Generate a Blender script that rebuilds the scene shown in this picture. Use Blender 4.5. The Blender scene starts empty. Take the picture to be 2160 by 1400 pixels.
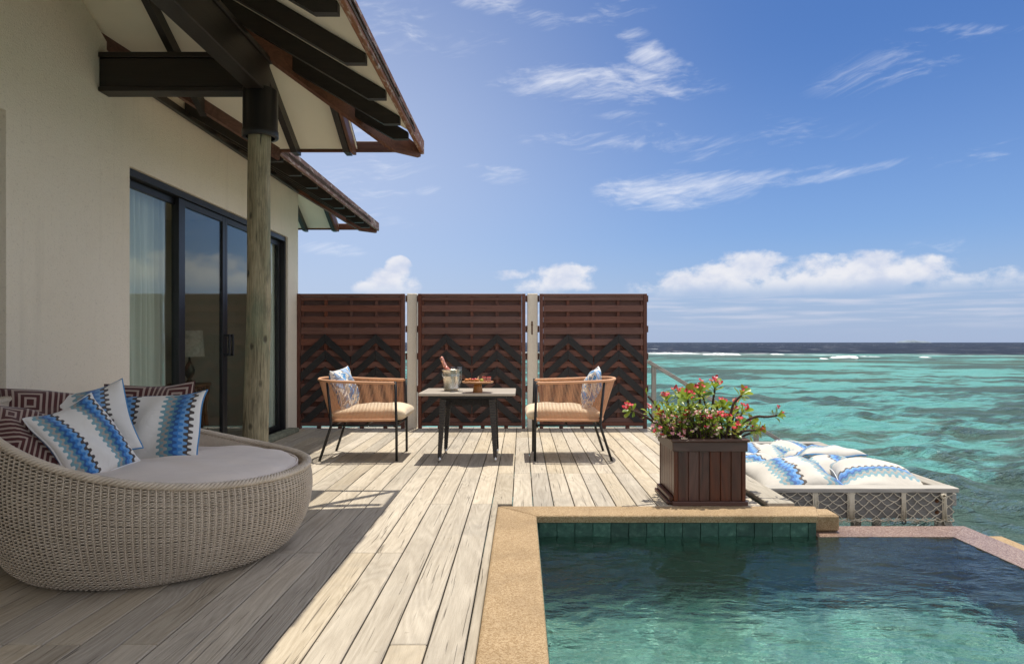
import bpy, bmesh, math, random
import numpy as np
from mathutils import Vector, Matrix

R = math.radians
SC = bpy.context.scene
COL = SC.collection
random.seed(7)
rng = np.random.default_rng(7)

# ------------------------------------------------------------------ camera
cd = bpy.data.cameras.new('camera')
cam = bpy.data.objects.new('camera', cd)
COL.objects.link(cam)
cam.location = (0, 0, 1.10)
cam.rotation_euler = (R(90), 0, 0)
cd.lens = 24.0
cd.sensor_width = 36.0
cd.shift_x = -20 / 2160
cd.shift_y = 22 / 2160
cd.clip_start = 0.05
cd.clip_end = 60000
SC.camera = cam

# ------------------------------------------------------------------ light
SUN_DIR = Vector((-0.035, -0.21, -1.0)).normalized()      # the way the sunlight travels
sl = bpy.data.lights.new('sun', 'SUN')
sl.energy = 2.95
sl.angle = R(0.53)
sl.color = (1.0, 0.94, 0.83)
sun = bpy.data.objects.new('sun', sl)
COL.objects.link(sun)
sun.rotation_euler = SUN_DIR.to_track_quat('-Z', 'Y').to_euler()
sl.cycles.is_caustics_light = True

SC.view_settings.view_transform = 'Standard'
SC.view_settings.look = 'None'
SC.view_settings.exposure = 0.76
SC.view_settings.gamma = 1.0
SC.view_settings.use_curve_mapping = False
SC.cycles.use_denoising = True
try:
    SC.cycles.denoiser = 'OPENIMAGEDENOISE'
except Exception:
    pass
SC.cycles.max_bounces = 10
SC.cycles.diffuse_bounces = 8
SC.cycles.transparent_max_bounces = 16
SC.cycles.sample_clamp_indirect = 6.0


class NT:
    """small helper round a node tree"""
    def __init__(s, tree):
        s.t = tree
        s.n = tree.nodes
        s.l = tree.links

    def node(s, typ, **kw):
        n = s.n.new(typ)
        for k, v in kw.items():
            setattr(n, k, v)
        return n

    def put(s, sock, v):
        if v is None:
            return
        if isinstance(v, bpy.types.NodeSocket):
            s.l.new(v, sock)
        elif isinstance(v, (tuple, list)):
            if len(v) == 3 and sock.type == 'RGBA':
                v = (*v, 1)
            sock.default_value = v
        else:
            sock.default_value = v

    def m(s, op, a, b=None, c=None, clamp=False):
        n = s.node('ShaderNodeMath', operation=op, use_clamp=clamp)
        s.put(n.inputs[0], a)
        s.put(n.inputs[1], b)
        s.put(n.inputs[2], c)
        return n.outputs[0]

    def vm(s, op, a, b=None):
        n = s.node('ShaderNodeVectorMath', operation=op)
        s.put(n.inputs[0], a)
        s.put(n.inputs[1], b)
        return n.outputs[0]

    def xyz(s, x=0.0, y=0.0, z=0.0):
        n = s.node('ShaderNodeCombineXYZ')
        s.put(n.inputs[0], x)
        s.put(n.inputs[1], y)
        s.put(n.inputs[2], z)
        return n.outputs[0]

    def sep(s, v):
        n = s.node('ShaderNodeSeparateXYZ')
        s.put(n.inputs[0], v)
        return n.outputs

    def noise(s, vec, scale=5.0, detail=4.0, rough=0.5, dist=0.0):
        n = s.node('ShaderNodeTexNoise')
        s.put(n.inputs['Vector'], vec)
        s.put(n.inputs['Scale'], scale)
        s.put(n.inputs['Detail'], detail)
        s.put(n.inputs['Roughness'], rough)
        s.put(n.inputs['Distortion'], dist)
        return n.outputs['Fac']

    def voronoi(s, vec, scale=5.0, feature='F1', out='Distance', rand=1.0):
        n = s.node('ShaderNodeTexVoronoi', feature=feature)
        s.put(n.inputs['Vector'], vec)
        s.put(n.inputs['Scale'], scale)
        s.put(n.inputs['Randomness'], rand)
        return n.outputs[out]

    def ramp(s, fac, stops, interp='LINEAR'):
        n = s.node('ShaderNodeValToRGB')
        cr = n.color_ramp
        cr.interpolation = interp
        while len(cr.elements) < len(stops):
            cr.elements.new(0.5)
        for e, (p, c) in zip(cr.elements, stops):
            e.position = p
            e.color = (*c, 1) if len(c) == 3 else c
        s.put(n.inputs[0], fac)
        return n.outputs[0]

    def sstep(s, v, a, b, o0=0.0, o1=1.0):
        n = s.node('ShaderNodeMapRange', interpolation_type='SMOOTHSTEP')
        s.put(n.inputs[0], v)
        n.inputs[1].default_value = a
        n.inputs[2].default_value = b
        n.inputs[3].default_value = o0
        n.inputs[4].default_value = o1
        return n.outputs[0]

    def mix(s, f, a, b, blend='MIX'):
        n = s.node('ShaderNodeMix', data_type='RGBA', blend_type=blend)
        s.put(n.inputs[0], f)
        s.put(n.inputs[6], a)
        s.put(n.inputs[7], b)
        return n.outputs[2]

    def tc(s, which='Object'):
        return s.node('ShaderNodeTexCoord').outputs[which]

    def bump(s, h, strength=0.3, dist=0.01):
        n = s.node('ShaderNodeBump')
        s.put(n.inputs['Height'], h)
        n.inputs['Strength'].default_value = strength
        n.inputs['Distance'].default_value = dist
        return n.outputs[0]

    def shader_mix(s, f, a, b):
        n = s.node('ShaderNodeMixShader')
        s.put(n.inputs[0], f)
        s.l.new(a, n.inputs[1])
        s.l.new(b, n.inputs[2])
        return n.outputs[0]


# ------------------------------------------------------------------ sky
def px_dir(u, v):
    """azimuth and elevation of a point of the view"""
    p, q = (u - 1100) / 1440, (722 - v) / 1440
    return math.atan(p), math.atan(q * math.cos(math.atan(p)))


def make_world():
    w = bpy.data.worlds.new('World')
    SC.world = w
    w.use_nodes = True
    t = NT(w.node_tree)
    t.n.clear()
    out = t.node('ShaderNodeOutputWorld')
    bg = t.node('ShaderNodeBackground')
    t.l.new(bg.outputs[0], out.inputs[0])
    bg.inputs[1].default_value = 0.12
    sky = t.node('ShaderNodeTexSky', sky_type='NISHITA')
    sky.sun_disc = False
    sky.sun_elevation = math.asin(-SUN_DIR.z)
    sky.sun_rotation = math.atan2(-SUN_DIR.x, -SUN_DIR.y)
    sky.air_density = 1.0
    sky.dust_density = 0.4
    sky.ozone_density = 3.0
    sky.altitude = 0
    d = t.tc('Generated')
    x, y, z = t.sep(d)
    el = t.m('ARCSINE', z)
    az = t.m('ARCTAN2', x, y)
    # cirrus -------------------------------------------------------
    warp = t.noise(t.xyz(t.m('MULTIPLY', az, 5.0), t.m('MULTIPLY', el, 9.0), 0.3), 1.0, 3, 0.5)
    wv = t.m('MULTIPLY', t.m('SUBTRACT', warp, 0.5), 0.22)
    a2 = t.m('ADD', az, wv)
    e2 = t.m('ADD', el, t.m('MULTIPLY', wv, 0.45))
    # fibres running along the clouds and fanning to the upper right
    f1 = t.noise(t.xyz(t.m('ADD', t.m('MULTIPLY', a2, 9.0), t.m('MULTIPLY', e2, 16.0)),
                       t.m('SUBTRACT', t.m('MULTIPLY', e2, 44.0), t.m('MULTIPLY', a2, 8.0)), 1.7), 1.0, 7, 0.58)
    f2 = t.noise(t.xyz(t.m('MULTIPLY', a2, 13.0), t.m('MULTIPLY', e2, 60.0), 4.2), 1.0, 6, 0.6)
    f3 = t.noise(t.xyz(t.m('ADD', t.m('MULTIPLY', a2, 26.0), t.m('MULTIPLY', e2, 52.0)),
                       t.m('SUBTRACT', t.m('MULTIPLY', e2, 170.0), t.m('MULTIPLY', a2, 34.0)), 6.1), 1.0, 5, 0.62)
    fib = t.m('ADD', t.m('MULTIPLY', f1, 0.45), t.m('ADD', t.m('MULTIPLY', f2, 0.27), t.m('MULTIPLY', f3, 0.28)))

    def mask(u, v, hl, hh, ang, power=1.0, soft=1.0):
        a0, e0 = px_dir(u, v)
        k = math.cos(a0)
        L, W = hl / 1440 * k * k, hh / 1440 * k
        c, s_ = math.cos(R(-ang)), math.sin(R(-ang))
        dx, dy = t.m('SUBTRACT', az, a0), t.m('SUBTRACT', el, e0)
        p = t.m('DIVIDE', t.m('ADD', t.m('MULTIPLY', dx, c), t.m('MULTIPLY', dy, s_)), L)
        q = t.m('DIVIDE', t.m('SUBTRACT', t.m('MULTIPLY', dy, c), t.m('MULTIPLY', dx, s_)), W)
        r2 = t.m('ADD', t.m('MULTIPLY', p, p), t.m('MULTIPLY', q, q))
        return t.m('MULTIPLY', t.m('SUBTRACT', 1.0, r2, clamp=True), power)

    cir = None
    for a in ((1250, 178, 300, 46, 4, 1.0), (1385, 122, 120, 42, 30, 0.95), (1160, 165, 200, 20, -2, 0.55), (1410, 165, 70, 55, 20, 0.6),
              (985, 95, 120, 28, -4, 0.55), (1890, 138, 230, 62, -8, 0.42), (1330, 303, 270, 30, 3, 0.66), (1400, 280, 120, 22, 14, 0.5),
              (1052, 367, 90, 28, 8, 0.72), (1430, 402, 230, 50, 0, 1.0), (1580, 385, 210, 30, -8, 0.85), (1760, 369, 240, 17, -5, 0.85),
              (2060, 330, 120, 30, -10, 0.5), (2050, 62, 190, 16, 10, 0.5), (800, 30, 150, 90, 10, 0.42), (1080, 20, 220, 30, 12, 0.5),
              (1290, 30, 150, 36, -12, 0.42), (905, 402, 40, 22, 0, 0.6), (690, 524, 100, 20, 4, 0.6), (700, 340, 300, 220, 0, 0.36),
              (1480, 330, 200, 40, 6, 0.35), (1260, 238, 140, 16, 4, 0.4), (1650, 280, 240, 60, 0, 0.22), (2000, 520, 110, 26, 4, 0.4)):
        mk = mask(*a)
        cir = mk if cir is None else t.m('MAXIMUM', cir, mk)
    dens = t.sstep(t.m('ADD', cir, t.m('MULTIPLY', t.m('SUBTRACT', fib, 0.535), 4.3)), 0.08, 1.75)
    dens = t.m('MULTIPLY', dens, t.sstep(cir, 0.0, 0.35))
    # denser thin cloud added outside the view, to light the shaded wall
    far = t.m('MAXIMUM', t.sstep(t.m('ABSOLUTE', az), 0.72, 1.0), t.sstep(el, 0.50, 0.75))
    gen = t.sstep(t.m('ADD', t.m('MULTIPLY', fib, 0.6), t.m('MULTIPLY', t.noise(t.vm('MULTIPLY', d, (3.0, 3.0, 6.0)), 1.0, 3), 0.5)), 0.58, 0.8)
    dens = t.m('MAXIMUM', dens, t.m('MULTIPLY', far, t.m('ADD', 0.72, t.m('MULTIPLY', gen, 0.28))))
    # cumulus along the horizon -------------------------------------
    cn = t.noise(t.xyz(t.m('MULTIPLY', az, 22.0), t.m('MULTIPLY', el, 30.0), 2.2), 1.0, 9, 0.56, 0.15)
    cn2 = t.noise(t.xyz(t.m('MULTIPLY', az, 4.0), t.m('MULTIPLY', el, 9.0), 8.2), 1.0, 4, 0.5)
    cum = None
    for a in ((815, 606, 80, 44, 0, 1.0), (840, 570, 34, 34, -10, 1.0), (1180, 590, 120, 40, -4, 0.8), (1100, 582, 90, 15, 0, 0.55), (1205, 572, 80, 16, -4, 0.9),
              (1660, 606, 380, 72, 0, 0.9), (1560, 585, 140, 62, -6, 1.0), (1820, 575, 250, 52, 2, 0.95), (1440, 615, 90, 52, 0, 0.9), (1960, 605, 220, 44, 2, 0.62), (2090, 596, 210, 46, 0, 0.62), (1840, 556, 220, 26, 2, 0.8)):
        mk = mask(*a)
        cum = mk if cum is None else t.m('MAXIMUM', cum, mk)
    elsewhere = t.m('MULTIPLY', t.m('MULTIPLY', far, t.sstep(cn2, 0.45, 0.62)),
                    t.m('MULTIPLY', t.sstep(el, 0.04, 0.09), t.sstep(el, 0.20, 0.09)))
    cum = t.m('MAXIMUM', cum, t.m('MULTIPLY', elsewhere, 0.9))
    e_base = px_dir(1400, 622)[1]
    cden = t.sstep(t.m('ADD', cum, t.m('MULTIPLY', t.m('SUBTRACT', cn, 0.5), 2.5)), 0.16, 0.78)
    cden = t.m('MULTIPLY', cden, t.sstep(cum, 0.0, 0.18))
    cden = t.m('MULTIPLY', cden, t.sstep(el, e_base - 0.010, e_base + 0.022))
    # low banks of stratus and the hazy strip above the sea
    sn = t.noise(t.xyz(t.m('MULTIPLY', az, 7.0), t.m('MULTIPLY', el, 120.0), 5.0), 1.0, 6, 0.55)
    e1, e3 = px_dir(1400, 690)[1], px_dir(1400, 640)[1]
    band = t.m('MULTIPLY', t.sstep(el, e1 - 0.012, e1 + 0.02), t.sstep(el, e_base + 0.004, e3))
    low = t.m('MULTIPLY', t.sstep(sn, 0.42, 0.68), band)
    # colours
    base = t.mix(1.0, sky.outputs[0], (0.255, 0.365, 0.53), 'MULTIPLY')
    hz = t.sstep(el, 0.16, 0.0)
    base = t.mix(t.m('MULTIPLY', hz, 0.75), base, (1.95, 2.2, 3.1))
    hz2 = t.sstep(el, 0.42, 0.02)
    base = t.mix(t.m('MULTIPLY', hz2, 0.32), base, (2.2, 2.95, 4.3))
    va, ve = px_dir(640, 330)
    vd = t.m('SQRT', t.m('ADD', t.m('POWER', t.m('SUBTRACT', az, va), 2.0), t.m('POWER', t.m('MULTIPLY', t.m('SUBTRACT', el, ve), 1.3), 2.0)))
    veil = t.m('POWER', t.sstep(vd, 0.85, 0.0), 1.6)
    base = t.mix(t.m('MULTIPLY', veil, 0.50), base, (3.5, 3.8, 4.5))
    col = t.mix(t.m('MULTIPLY', dens, 0.78), base, t.mix(far, (4.7, 4.75, 5.0), (6.0, 5.85, 5.85)))  # the added cloud outside the view is brighter, as fill light
    shade = t.sstep(t.noise(t.xyz(t.m('MULTIPLY', az, 22.0), t.m('MULTIPLY', t.m('ADD', el, 0.012), 30.0), 2.2), 1.0, 9, 0.56, 0.15), 0.38, 0.72)
    ccol = t.mix(shade, (4.65, 4.55, 4.6), (3.3, 3.5, 4.15))
    col = t.mix(t.m('MULTIPLY', cden, 0.82), col, ccol)
    col = t.mix(t.m('MULTIPLY', low, 0.55), col, (3.55, 3.6, 4.1))
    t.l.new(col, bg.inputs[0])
    return bg


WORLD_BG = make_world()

# ------------------------------------------------------------------ mesh helpers
class MB:
    def __init__(s):
        s.v, s.f, s.uv, s.sm = [], [], {}, []

    def add(s, verts, faces, smooth=False):
        o = len(s.v)
        s.v.extend(tuple(p) for p in verts)
        for f in faces:
            s.f.append(tuple(i + o for i in f))
            s.sm.append(smooth)
        return o

    def convex(s, verts, faces):
        c = Vector((0, 0, 0))
        vs = [Vector(p) for p in verts]
        for p in vs:
            c += p
        c /= len(vs)
        out = []
        for f in faces:
            n = (vs[f[1]] - vs[f[0]]).cross(vs[f[2]] - vs[f[1]])
            fc = sum((vs[i] for i in f), Vector((0, 0, 0))) / len(f)
            out.append(tuple(f) if n.dot(fc - c) >= 0 else tuple(reversed(f)))
        s.add(verts, out)

    def box(s, c, size, ch=0.003, M=None):
        a, b, d = size[0] / 2, size[1] / 2, size[2] / 2
        h = min(ch, a * .45, b * .45, d * .45)
        V, ix = [], {}
        for sx in (-1, 1):
            for sy in (-1, 1):
                for sz in (-1, 1):
                    for k, p in enumerate(((sx * a, sy * (b - h), sz * (d - h)), (sx * (a - h), sy * b, sz * (d - h)), (sx * (a - h), sy * (b - h), sz * d))):
                        ix[(sx, sy, sz, k)] = len(V)
                        V.append(p)
        F = []
        q = ((-1, -1), (1, -1), (1, 1), (-1, 1))
        for g in (-1, 1):
            F.append([ix[(g, i, j, 0)] for i, j in q])
            F.append([ix[(i, g, j, 1)] for i, j in q])
            F.append([ix[(i, j, g, 2)] for i, j in q])
        for i in (-1, 1):
            for j in (-1, 1):
                F.append([ix[(-1, i, j, 1)], ix[(1, i, j, 1)], ix[(1, i, j, 2)], ix[(-1, i, j, 2)]])
                F.append([ix[(i, -1, j, 0)], ix[(i, 1, j, 0)], ix[(i, 1, j, 2)], ix[(i, -1, j, 2)]])
                F.append([ix[(i, j, -1, 0)], ix[(i, j, 1, 0)], ix[(i, j, 1, 1)], ix[(i, j, -1, 1)]])
                for k in (-1, 1):
                    F.append([ix[(i, j, k, 0)], ix[(i, j, k, 1)], ix[(i, j, k, 2)]])
        out = []
        for f in F:
            p0, p1, p2 = (Vector(V[i]) for i in f[:3])
            fc = sum((Vector(V[i]) for i in f), Vector())
            out.append(f if (p1 - p0).cross(p2 - p1).dot(fc) >= 0 else f[::-1])
        M = M or Matrix()
        c = Vector(c)
        s.add([M @ Vector(p) + c for p in V], out)

    def span(s, x0, x1, y0, y1, z0, z1, ch=0.003):
        s.box(((x0 + x1) / 2, (y0 + y1) / 2, (z0 + z1) / 2), (abs(x1 - x0), abs(y1 - y0), abs(z1 - z0)), ch)

    def beam(s, p0, p1, w, h, up=(0, 0, 1), ch=0.003):
        """a straight timber from p0 to p1 (centre line), w across, h along up"""
        p0, p1 = Vector(p0), Vector(p1)
        d = (p1 - p0)
        L = d.length
        d.normalize()
        x = d.cross(Vector(up)).normalized()
        z = x.cross(d)
        M = Matrix((x, d, z)).transposed()
        s.box((p0 + p1) / 2, (w, L, h), ch, M)

    def prism(s, poly, fn, w0, w1):
        """polygon poly of (u, v) swept from w0 to w1; fn(u, v, w) -> point"""
        n = len(poly)
        V = [fn(u, v, w0) for u, v in poly] + [fn(u, v, w1) for u, v in poly]
        F = [tuple(range(n))[::-1], tuple(range(n, 2 * n))]
        F += [(i, (i + 1) % n, n + (i + 1) % n, n + i) for i in range(n)]
        s.add(V, F)

    def tube(s, pts, r, n=6, cap=True, smooth=True):
        P = [Vector(p) for p in pts]
        rs = list(r) if isinstance(r, (list, tuple)) else [r] * len(P)
        V, F = [], []
        t0 = (P[1] - P[0]).normalized()
        a = Vector((0, 0, 1)) if abs(t0.z) < 0.9 else Vector((1, 0, 0))
        x = t0.cross(a).normalized()
        for i, p in enumerate(P):
            t = (P[min(i + 1, len(P) - 1)] - P[max(i - 1, 0)])
            t = t.normalized() if t.length > 1e-9 else t0
            x = (x - t * x.dot(t)).normalized()
            y = t.cross(x)
            for k in range(n):
                an = 2 * math.pi * k / n
                V.append(p + (x * math.cos(an) + y * math.sin(an)) * rs[i])
        for i in range(len(P) - 1):
            for k in range(n):
                F.append((i * n + k, i * n + (k + 1) % n, (i + 1) * n + (k + 1) % n, (i + 1) * n + k))
        o = s.add(V, F, smooth)
        if cap:
            s.f.append(tuple(o + k for k in range(n))[::-1])
            s.sm.append(False)
            b = o + (len(P) - 1) * n
            s.f.append(tuple(b + k for k in range(n)))
            s.sm.append(False)

    def lathe(s, prof, c=(0, 0, 0), n=24, M=None, smooth=True, cap=(True, True)):
        V, F = [], []
        M = M or Matrix()
        c = Vector(c)
        for r, z in prof:
            for k in range(n):
                a = 2 * math.pi * k / n
                V.append(M @ Vector((r * math.cos(a), r * math.sin(a), z)) + c)
        for i in range(len(prof) - 1):
            for k in range(n):
                F.append((i * n + k, i * n + (k + 1) % n, (i + 1) * n + (k + 1) % n, (i + 1) * n + k))
        o = s.add(V, F, smooth)
        if cap[0]:
            s.f.append(tuple(o + k for k in range(n))[::-1])
            s.sm.append(False)
        if cap[1]:
            b = o + (len(prof) - 1) * n
            s.f.append(tuple(b + k for k in range(n)))
            s.sm.append(False)

    def grid(s, P, smooth=True, wrap_u=False, flip=False):
        """P[i][j] points -> quads"""
        nu, nv = len(P), len(P[0])
        V = [p for row in P for p in row]
        F = []
        for i in range(nu if wrap_u else nu - 1):
            for j in range(nv - 1):
                q = (i * nv + j, ((i + 1) % nu) * nv + j, ((i + 1) % nu) * nv + j + 1, i * nv + j + 1)
                F.append(q[::-1] if flip else q)
        return s.add(V, F, smooth)


WL = {}      # world location of every object built, by name


def empty(name, loc=(0, 0, 0), parent=None):
    o = bpy.data.objects.new(name, None)
    COL.objects.link(o)
    o.empty_display_size = 0.1
    put(o, Vector(loc), parent)
    return o


def put(o, loc, parent):
    WL[o.name] = Vector(loc)
    if parent is not None:
        o.parent = parent
        o.location = Vector(loc) - WL[parent.name]
    else:
        o.location = loc


def tag(o, label=None, cat=None, group=None, kind=None):
    if label:
        o['label'] = label
    if cat:
        o['category'] = cat
    if group:
        o['group'] = group
    if kind:
        o['kind'] = kind
    return o


def mesh_from(name, V, F, mat, sm=None, recalc=False):
    me = bpy.data.meshes.new(name)
    me.from_pydata([tuple(p) for p in V], [], F)
    if sm is not None:
        me.polygons.foreach_set('use_smooth', sm)
    if recalc:
        bm = bmesh.new()
        bm.from_mesh(me)
        bmesh.ops.recalc_face_normals(bm, faces=bm.faces)
        bm.to_mesh(me)
        bm.free()
    if mat is not None:
        me.materials.append(mat)
    me.update()
    return me


def ob(name, mb, mat, parent=None, kind=None, label=None, cat=None, group=None, recalc=False, center=True, base=False):
    """one mesh object; its origin goes to the middle of its box (or of its underside)"""
    A = np.array(mb.v, dtype=float)
    lo, hi = A.min(0), A.max(0)
    c = (lo + hi) / 2
    if base:
        c[2] = lo[2]
    if not center:
        c = np.zeros(3)
    me = mesh_from(name, A - c, mb.f, mat, mb.sm, recalc)
    o = bpy.data.objects.new(name, me)
    COL.objects.link(o)
    put(o, Vector(c), parent)
    tag(o, label, cat, group, kind)
    return o


def copy_tree(o, parent=None):
    c = o.copy()
    COL.objects.link(c)
    if parent is not None:
        c.parent = parent
    for ch in list(o.children):
        copy_tree(ch, c)
    return c


# ------------------------------------------------------------------ materials
MATS = {}


def new_mat(name):
    m = bpy.data.materials.new(name)
    m.use_nodes = True
    t = NT(m.node_tree)
    t.n.clear()
    out = t.node('ShaderNodeOutputMaterial')
    p = t.node('ShaderNodeBsdfPrincipled')
    t.l.new(p.outputs[0], out.inputs[0])
    return m, t, p, out


def plain(name, col, rough=0.6, metal=0.0, var=0.12, scale=14.0, bump=0.0, bscale=60.0, spec=0.5, sheen=0.0):
    m, t, p, _ = new_mat(name)
    co = t.tc()
    n = t.noise(co, scale, 5, 0.6)
    c2 = tuple(max(0, c * (1 - var * 2)) for c in col)
    c1 = tuple(min(1, c * (1 + var)) for c in col)
    t.put(p.inputs['Base Color'], t.ramp(n, ((0.3, c2), (0.7, c1))))
    p.inputs['Roughness'].default_value = rough
    p.inputs['Metallic'].default_value = metal
    p.inputs['Specular IOR Level'].default_value = spec
    if sheen:
        p.inputs['Sheen Weight'].default_value = sheen
    if bump:
        t.put(p.inputs['Normal'], t.bump(t.noise(co, bscale, 4, 0.6), bump, 0.01))
    return m


def wood(name, light, dark, axis='Y', rough=0.6, grain=1.0, var=0.25, streak=0.5, bump=0.25, spec=0.4, knots=True, worn=None, stain=False):
    """timber with its grain along one axis of the object; every object gets its own piece of tree and its own tone"""
    m, t, p, _ = new_mat(name)
    co = t.tc()
    rnd = t.node('ShaderNodeObjectInfo').outputs['Random']
    off = t.xyz(t.m('MULTIPLY', rnd, 91.0), t.m('MULTIPLY', rnd, 57.0), t.m('MULTIPLY', rnd, 33.0))
    st = {'X': (0.055, 1, 1), 'Y': (1, 0.055, 1), 'Z': (1, 1, 0.055)}[axis]
    sl_ = {'X': (0.12, 1, 1), 'Y': (1, 0.12, 1), 'Z': (1, 1, 0.12)}[axis]
    sc_ = {'X': (0.018, 1, 1), 'Y': (1, 0.018, 1), 'Z': (1, 1, 0.018)}[axis]
    v = t.vm('ADD', t.vm('MULTIPLY', co, st), off)
    vb = t.vm('ADD', t.vm('MULTIPLY', co, sl_), off)
    big = t.noise(vb, 7.0 * grain, 3, 0.5, 0.6)
    # growth rings: contour lines of a stretched noise field
    field = t.noise(vb, 5.0 * grain, 2, 0.45, 0.7)
    ring = t.m('FRACT', t.m('MULTIPLY', field, 15.0))
    ring = t.m('ABSOLUTE', t.m('SUBTRACT', t.m('MULTIPLY', ring, 2.0), 1.0))
    fine = t.noise(v, 210.0 * grain, 4, 0.65)
    mid = t.noise(v, 60.0 * grain, 4, 0.6)
    g = t.m('ADD', t.m('MULTIPLY', ring, 0.22 * streak * 2), t.m('ADD', t.m('MULTIPLY', fine, 0.45), t.m('MULTIPLY', mid, 0.45)))
    g = t.m('ADD', g, t.m('MULTIPLY', t.m('SUBTRACT', big, 0.5), 0.6))
    col = t.ramp(g, ((0.28, dark), (0.62, tuple((a + b) / 2 for a, b in zip(light, dark))), (0.98, light)))
    crack = t.sstep(t.noise(t.vm('ADD', t.vm('MULTIPLY', co, sc_), off), 105.0 * grain, 2, 0.5, 0.5), 0.335, 0.28)
    col = t.mix(t.m('MULTIPLY', crack, 0.75), col, tuple(c * 0.35 for c in dark))
    tone = t.m('ADD', t.m('MULTIPLY', t.m('FRACT', t.m('MULTIPLY', rnd, 7.31)), 2 * var), 1 - var)
    hsv = t.node('ShaderNodeHueSaturation')
    t.put(hsv.inputs['Color'], col)
    t.put(hsv.inputs['Value'], tone)
    t.put(hsv.inputs['Saturation'], t.m('ADD', 0.78, t.m('MULTIPLY', t.m('FRACT', t.m('MULTIPLY', rnd, 3.77)), 0.36)))
    col = hsv.outputs[0]
    if stain:
        wp = t.node('ShaderNodeNewGeometry').outputs['Position']
        sn = t.noise(wp, 1.7, 6, 0.66, 0.4)
        col = t.mix(t.m('MULTIPLY', t.sstep(sn, 0.50, 0.68), 0.34), col, (0.27, 0.245, 0.21))
        sp = t.sstep(t.noise(wp, 26.0, 3, 0.6), 0.66, 0.74)
        col = t.mix(t.m('MULTIPLY', sp, 0.35), col, (0.20, 0.165, 0.12))
    if worn is not None:
        wn = t.sstep(t.noise(t.vm('ADD', t.vm('MULTIPLY', co, {'X': (0.3, 1, 1), 'Y': (1, 0.3, 1), 'Z': (1, 1, 0.3)}[axis]), off), 34.0, 6, 0.7), 0.50, 0.66)
        col = t.mix(t.m('MULTIPLY', wn, 0.7), col, worn)
    t.put(p.inputs['Base Color'], col)
    p.inputs['Roughness'].default_value = rough
    p.inputs['Specular IOR Level'].default_value = spec
    h = t.m('SUBTRACT', t.m('ADD', t.m('MULTIPLY', fine, 0.5), t.m('MULTIPLY', ring, 0.3)), t.m('MULTIPLY', crack, 1.2))
    t.put(p.inputs['Normal'], t.bump(h, bump, 0.004))
    return m


M = {}
M['deck'] = wood('weathered_deck_wood', (0.61, 0.535, 0.418), (0.345, 0.288, 0.213), 'Y', 0.75, 1.0, 0.17, 0.45, 0.8, 0.25, stain=True)
M['greywood_x'] = wood('grey_timber_x', (0.50, 0.475, 0.43), (0.28, 0.265, 0.235), 'X', 0.8, 1.0, 0.12, 0.5, 0.5, 0.2)
M['greywood_y'] = wood('grey_timber_y', (0.46, 0.42, 0.35), (0.27, 0.24, 0.19), 'Y', 0.8, 1.0, 0.12, 0.5, 0.5, 0.2)
M['greywood_z'] = wood('grey_timber_z', (0.48, 0.45, 0.39), (0.27, 0.255, 0.215), 'Z', 0.8, 1.0, 0.12, 0.5, 0.5, 0.2)
M['darkbeam_x'] = wood('dark_stained_beam_x', (0.030, 0.021, 0.016), (0.012, 0.009, 0.007), 'X', 0.42, 1.0, 0.15, 0.4, 0.25, 0.5)
M['darkbeam_y'] = wood('dark_stained_beam_y', (0.034, 0.024, 0.018), (0.013, 0.010, 0.008), 'Y', 0.40, 1.0, 0.15, 0.4, 0.25, 0.5)
M['greybeam_x'] = wood('grey_beam', (0.34, 0.325, 0.295), (0.17, 0.162, 0.145), 'X', 0.8, 1.0, 0.05, 0.5, 0.5, 0.2)
M['redwood_x'] = wood('red_brown_timber_x', (0.20, 0.075, 0.036), (0.075, 0.026, 0.014), 'X', 0.5, 1.0, 0.12, 0.5, 0.3, 0.4)
M['redwood_y'] = wood('red_brown_timber_y', (0.22, 0.082, 0.038), (0.085, 0.030, 0.016), 'Y', 0.5, 1.0, 0.12, 0.5, 0.3, 0.4)
M['fascia'] = wood('worn_fascia', (0.30, 0.15, 0.09), (0.15, 0.066, 0.042), 'Y', 0.65, 1.0, 0.10, 0.5, 0.5, 0.3, worn=(0.62, 0.54, 0.47))
M['fence_x'] = wood('red_brown_slat', (0.205, 0.094, 0.068), (0.115, 0.050, 0.036), 'X', 0.6, 1.2, 0.13, 0.35, 0.35, 0.35)
M['fence_z'] = wood('red_brown_batten', (0.20, 0.075, 0.046), (0.09, 0.033, 0.022), 'Z', 0.55, 1.2, 0.14, 0.5, 0.35, 0.35)
M['chevron'] = wood('black_stained_board', (0.036, 0.033, 0.032), (0.017, 0.016, 0.016), 'X', 0.6, 1.2, 0.15, 0.5, 0.35, 0.35)
M['planter_z'] = wood('mahogany_plank', (0.150, 0.048, 0.026), (0.045, 0.016, 0.010), 'Z', 0.36, 0.8, 0.22, 0.5, 0.25, 0.5)
M['planter_x'] = wood('mahogany_rail_x', (0.165, 0.072, 0.047), (0.070, 0.031, 0.021), 'X', 0.38, 0.8, 0.12, 0.5, 0.25, 0.5)
M['planter_y'] = wood('mahogany_rail_y', (0.115, 0.048, 0.030), (0.045, 0.020, 0.013), 'Y', 0.36, 0.8, 0.12, 0.5, 0.25, 0.5)
M['cakewood'] = wood('acacia_wood', (0.50, 0.26, 0.11), (0.26, 0.11, 0.045), 'Z', 0.4, 3.0, 0.05, 0.6, 0.1, 0.5)
M['slatwood'] = wood('teak_slats', (0.35, 0.17, 0.075), (0.18, 0.08, 0.035), 'Z', 0.5, 2.0, 0.2, 0.5, 0.2, 0.5)
M['floorwood'] = wood('interior_floor', (0.30, 0.20, 0.12), (0.17, 0.11, 0.065), 'Y', 0.4, 1.0, 0.15, 0.5, 0.15, 0.5)
M['soffit'] = plain('cream_soffit_paint', (0.87, 0.80, 0.65), 0.7, var=0.03, scale=2.0, bump=0.05, bscale=90)
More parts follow.
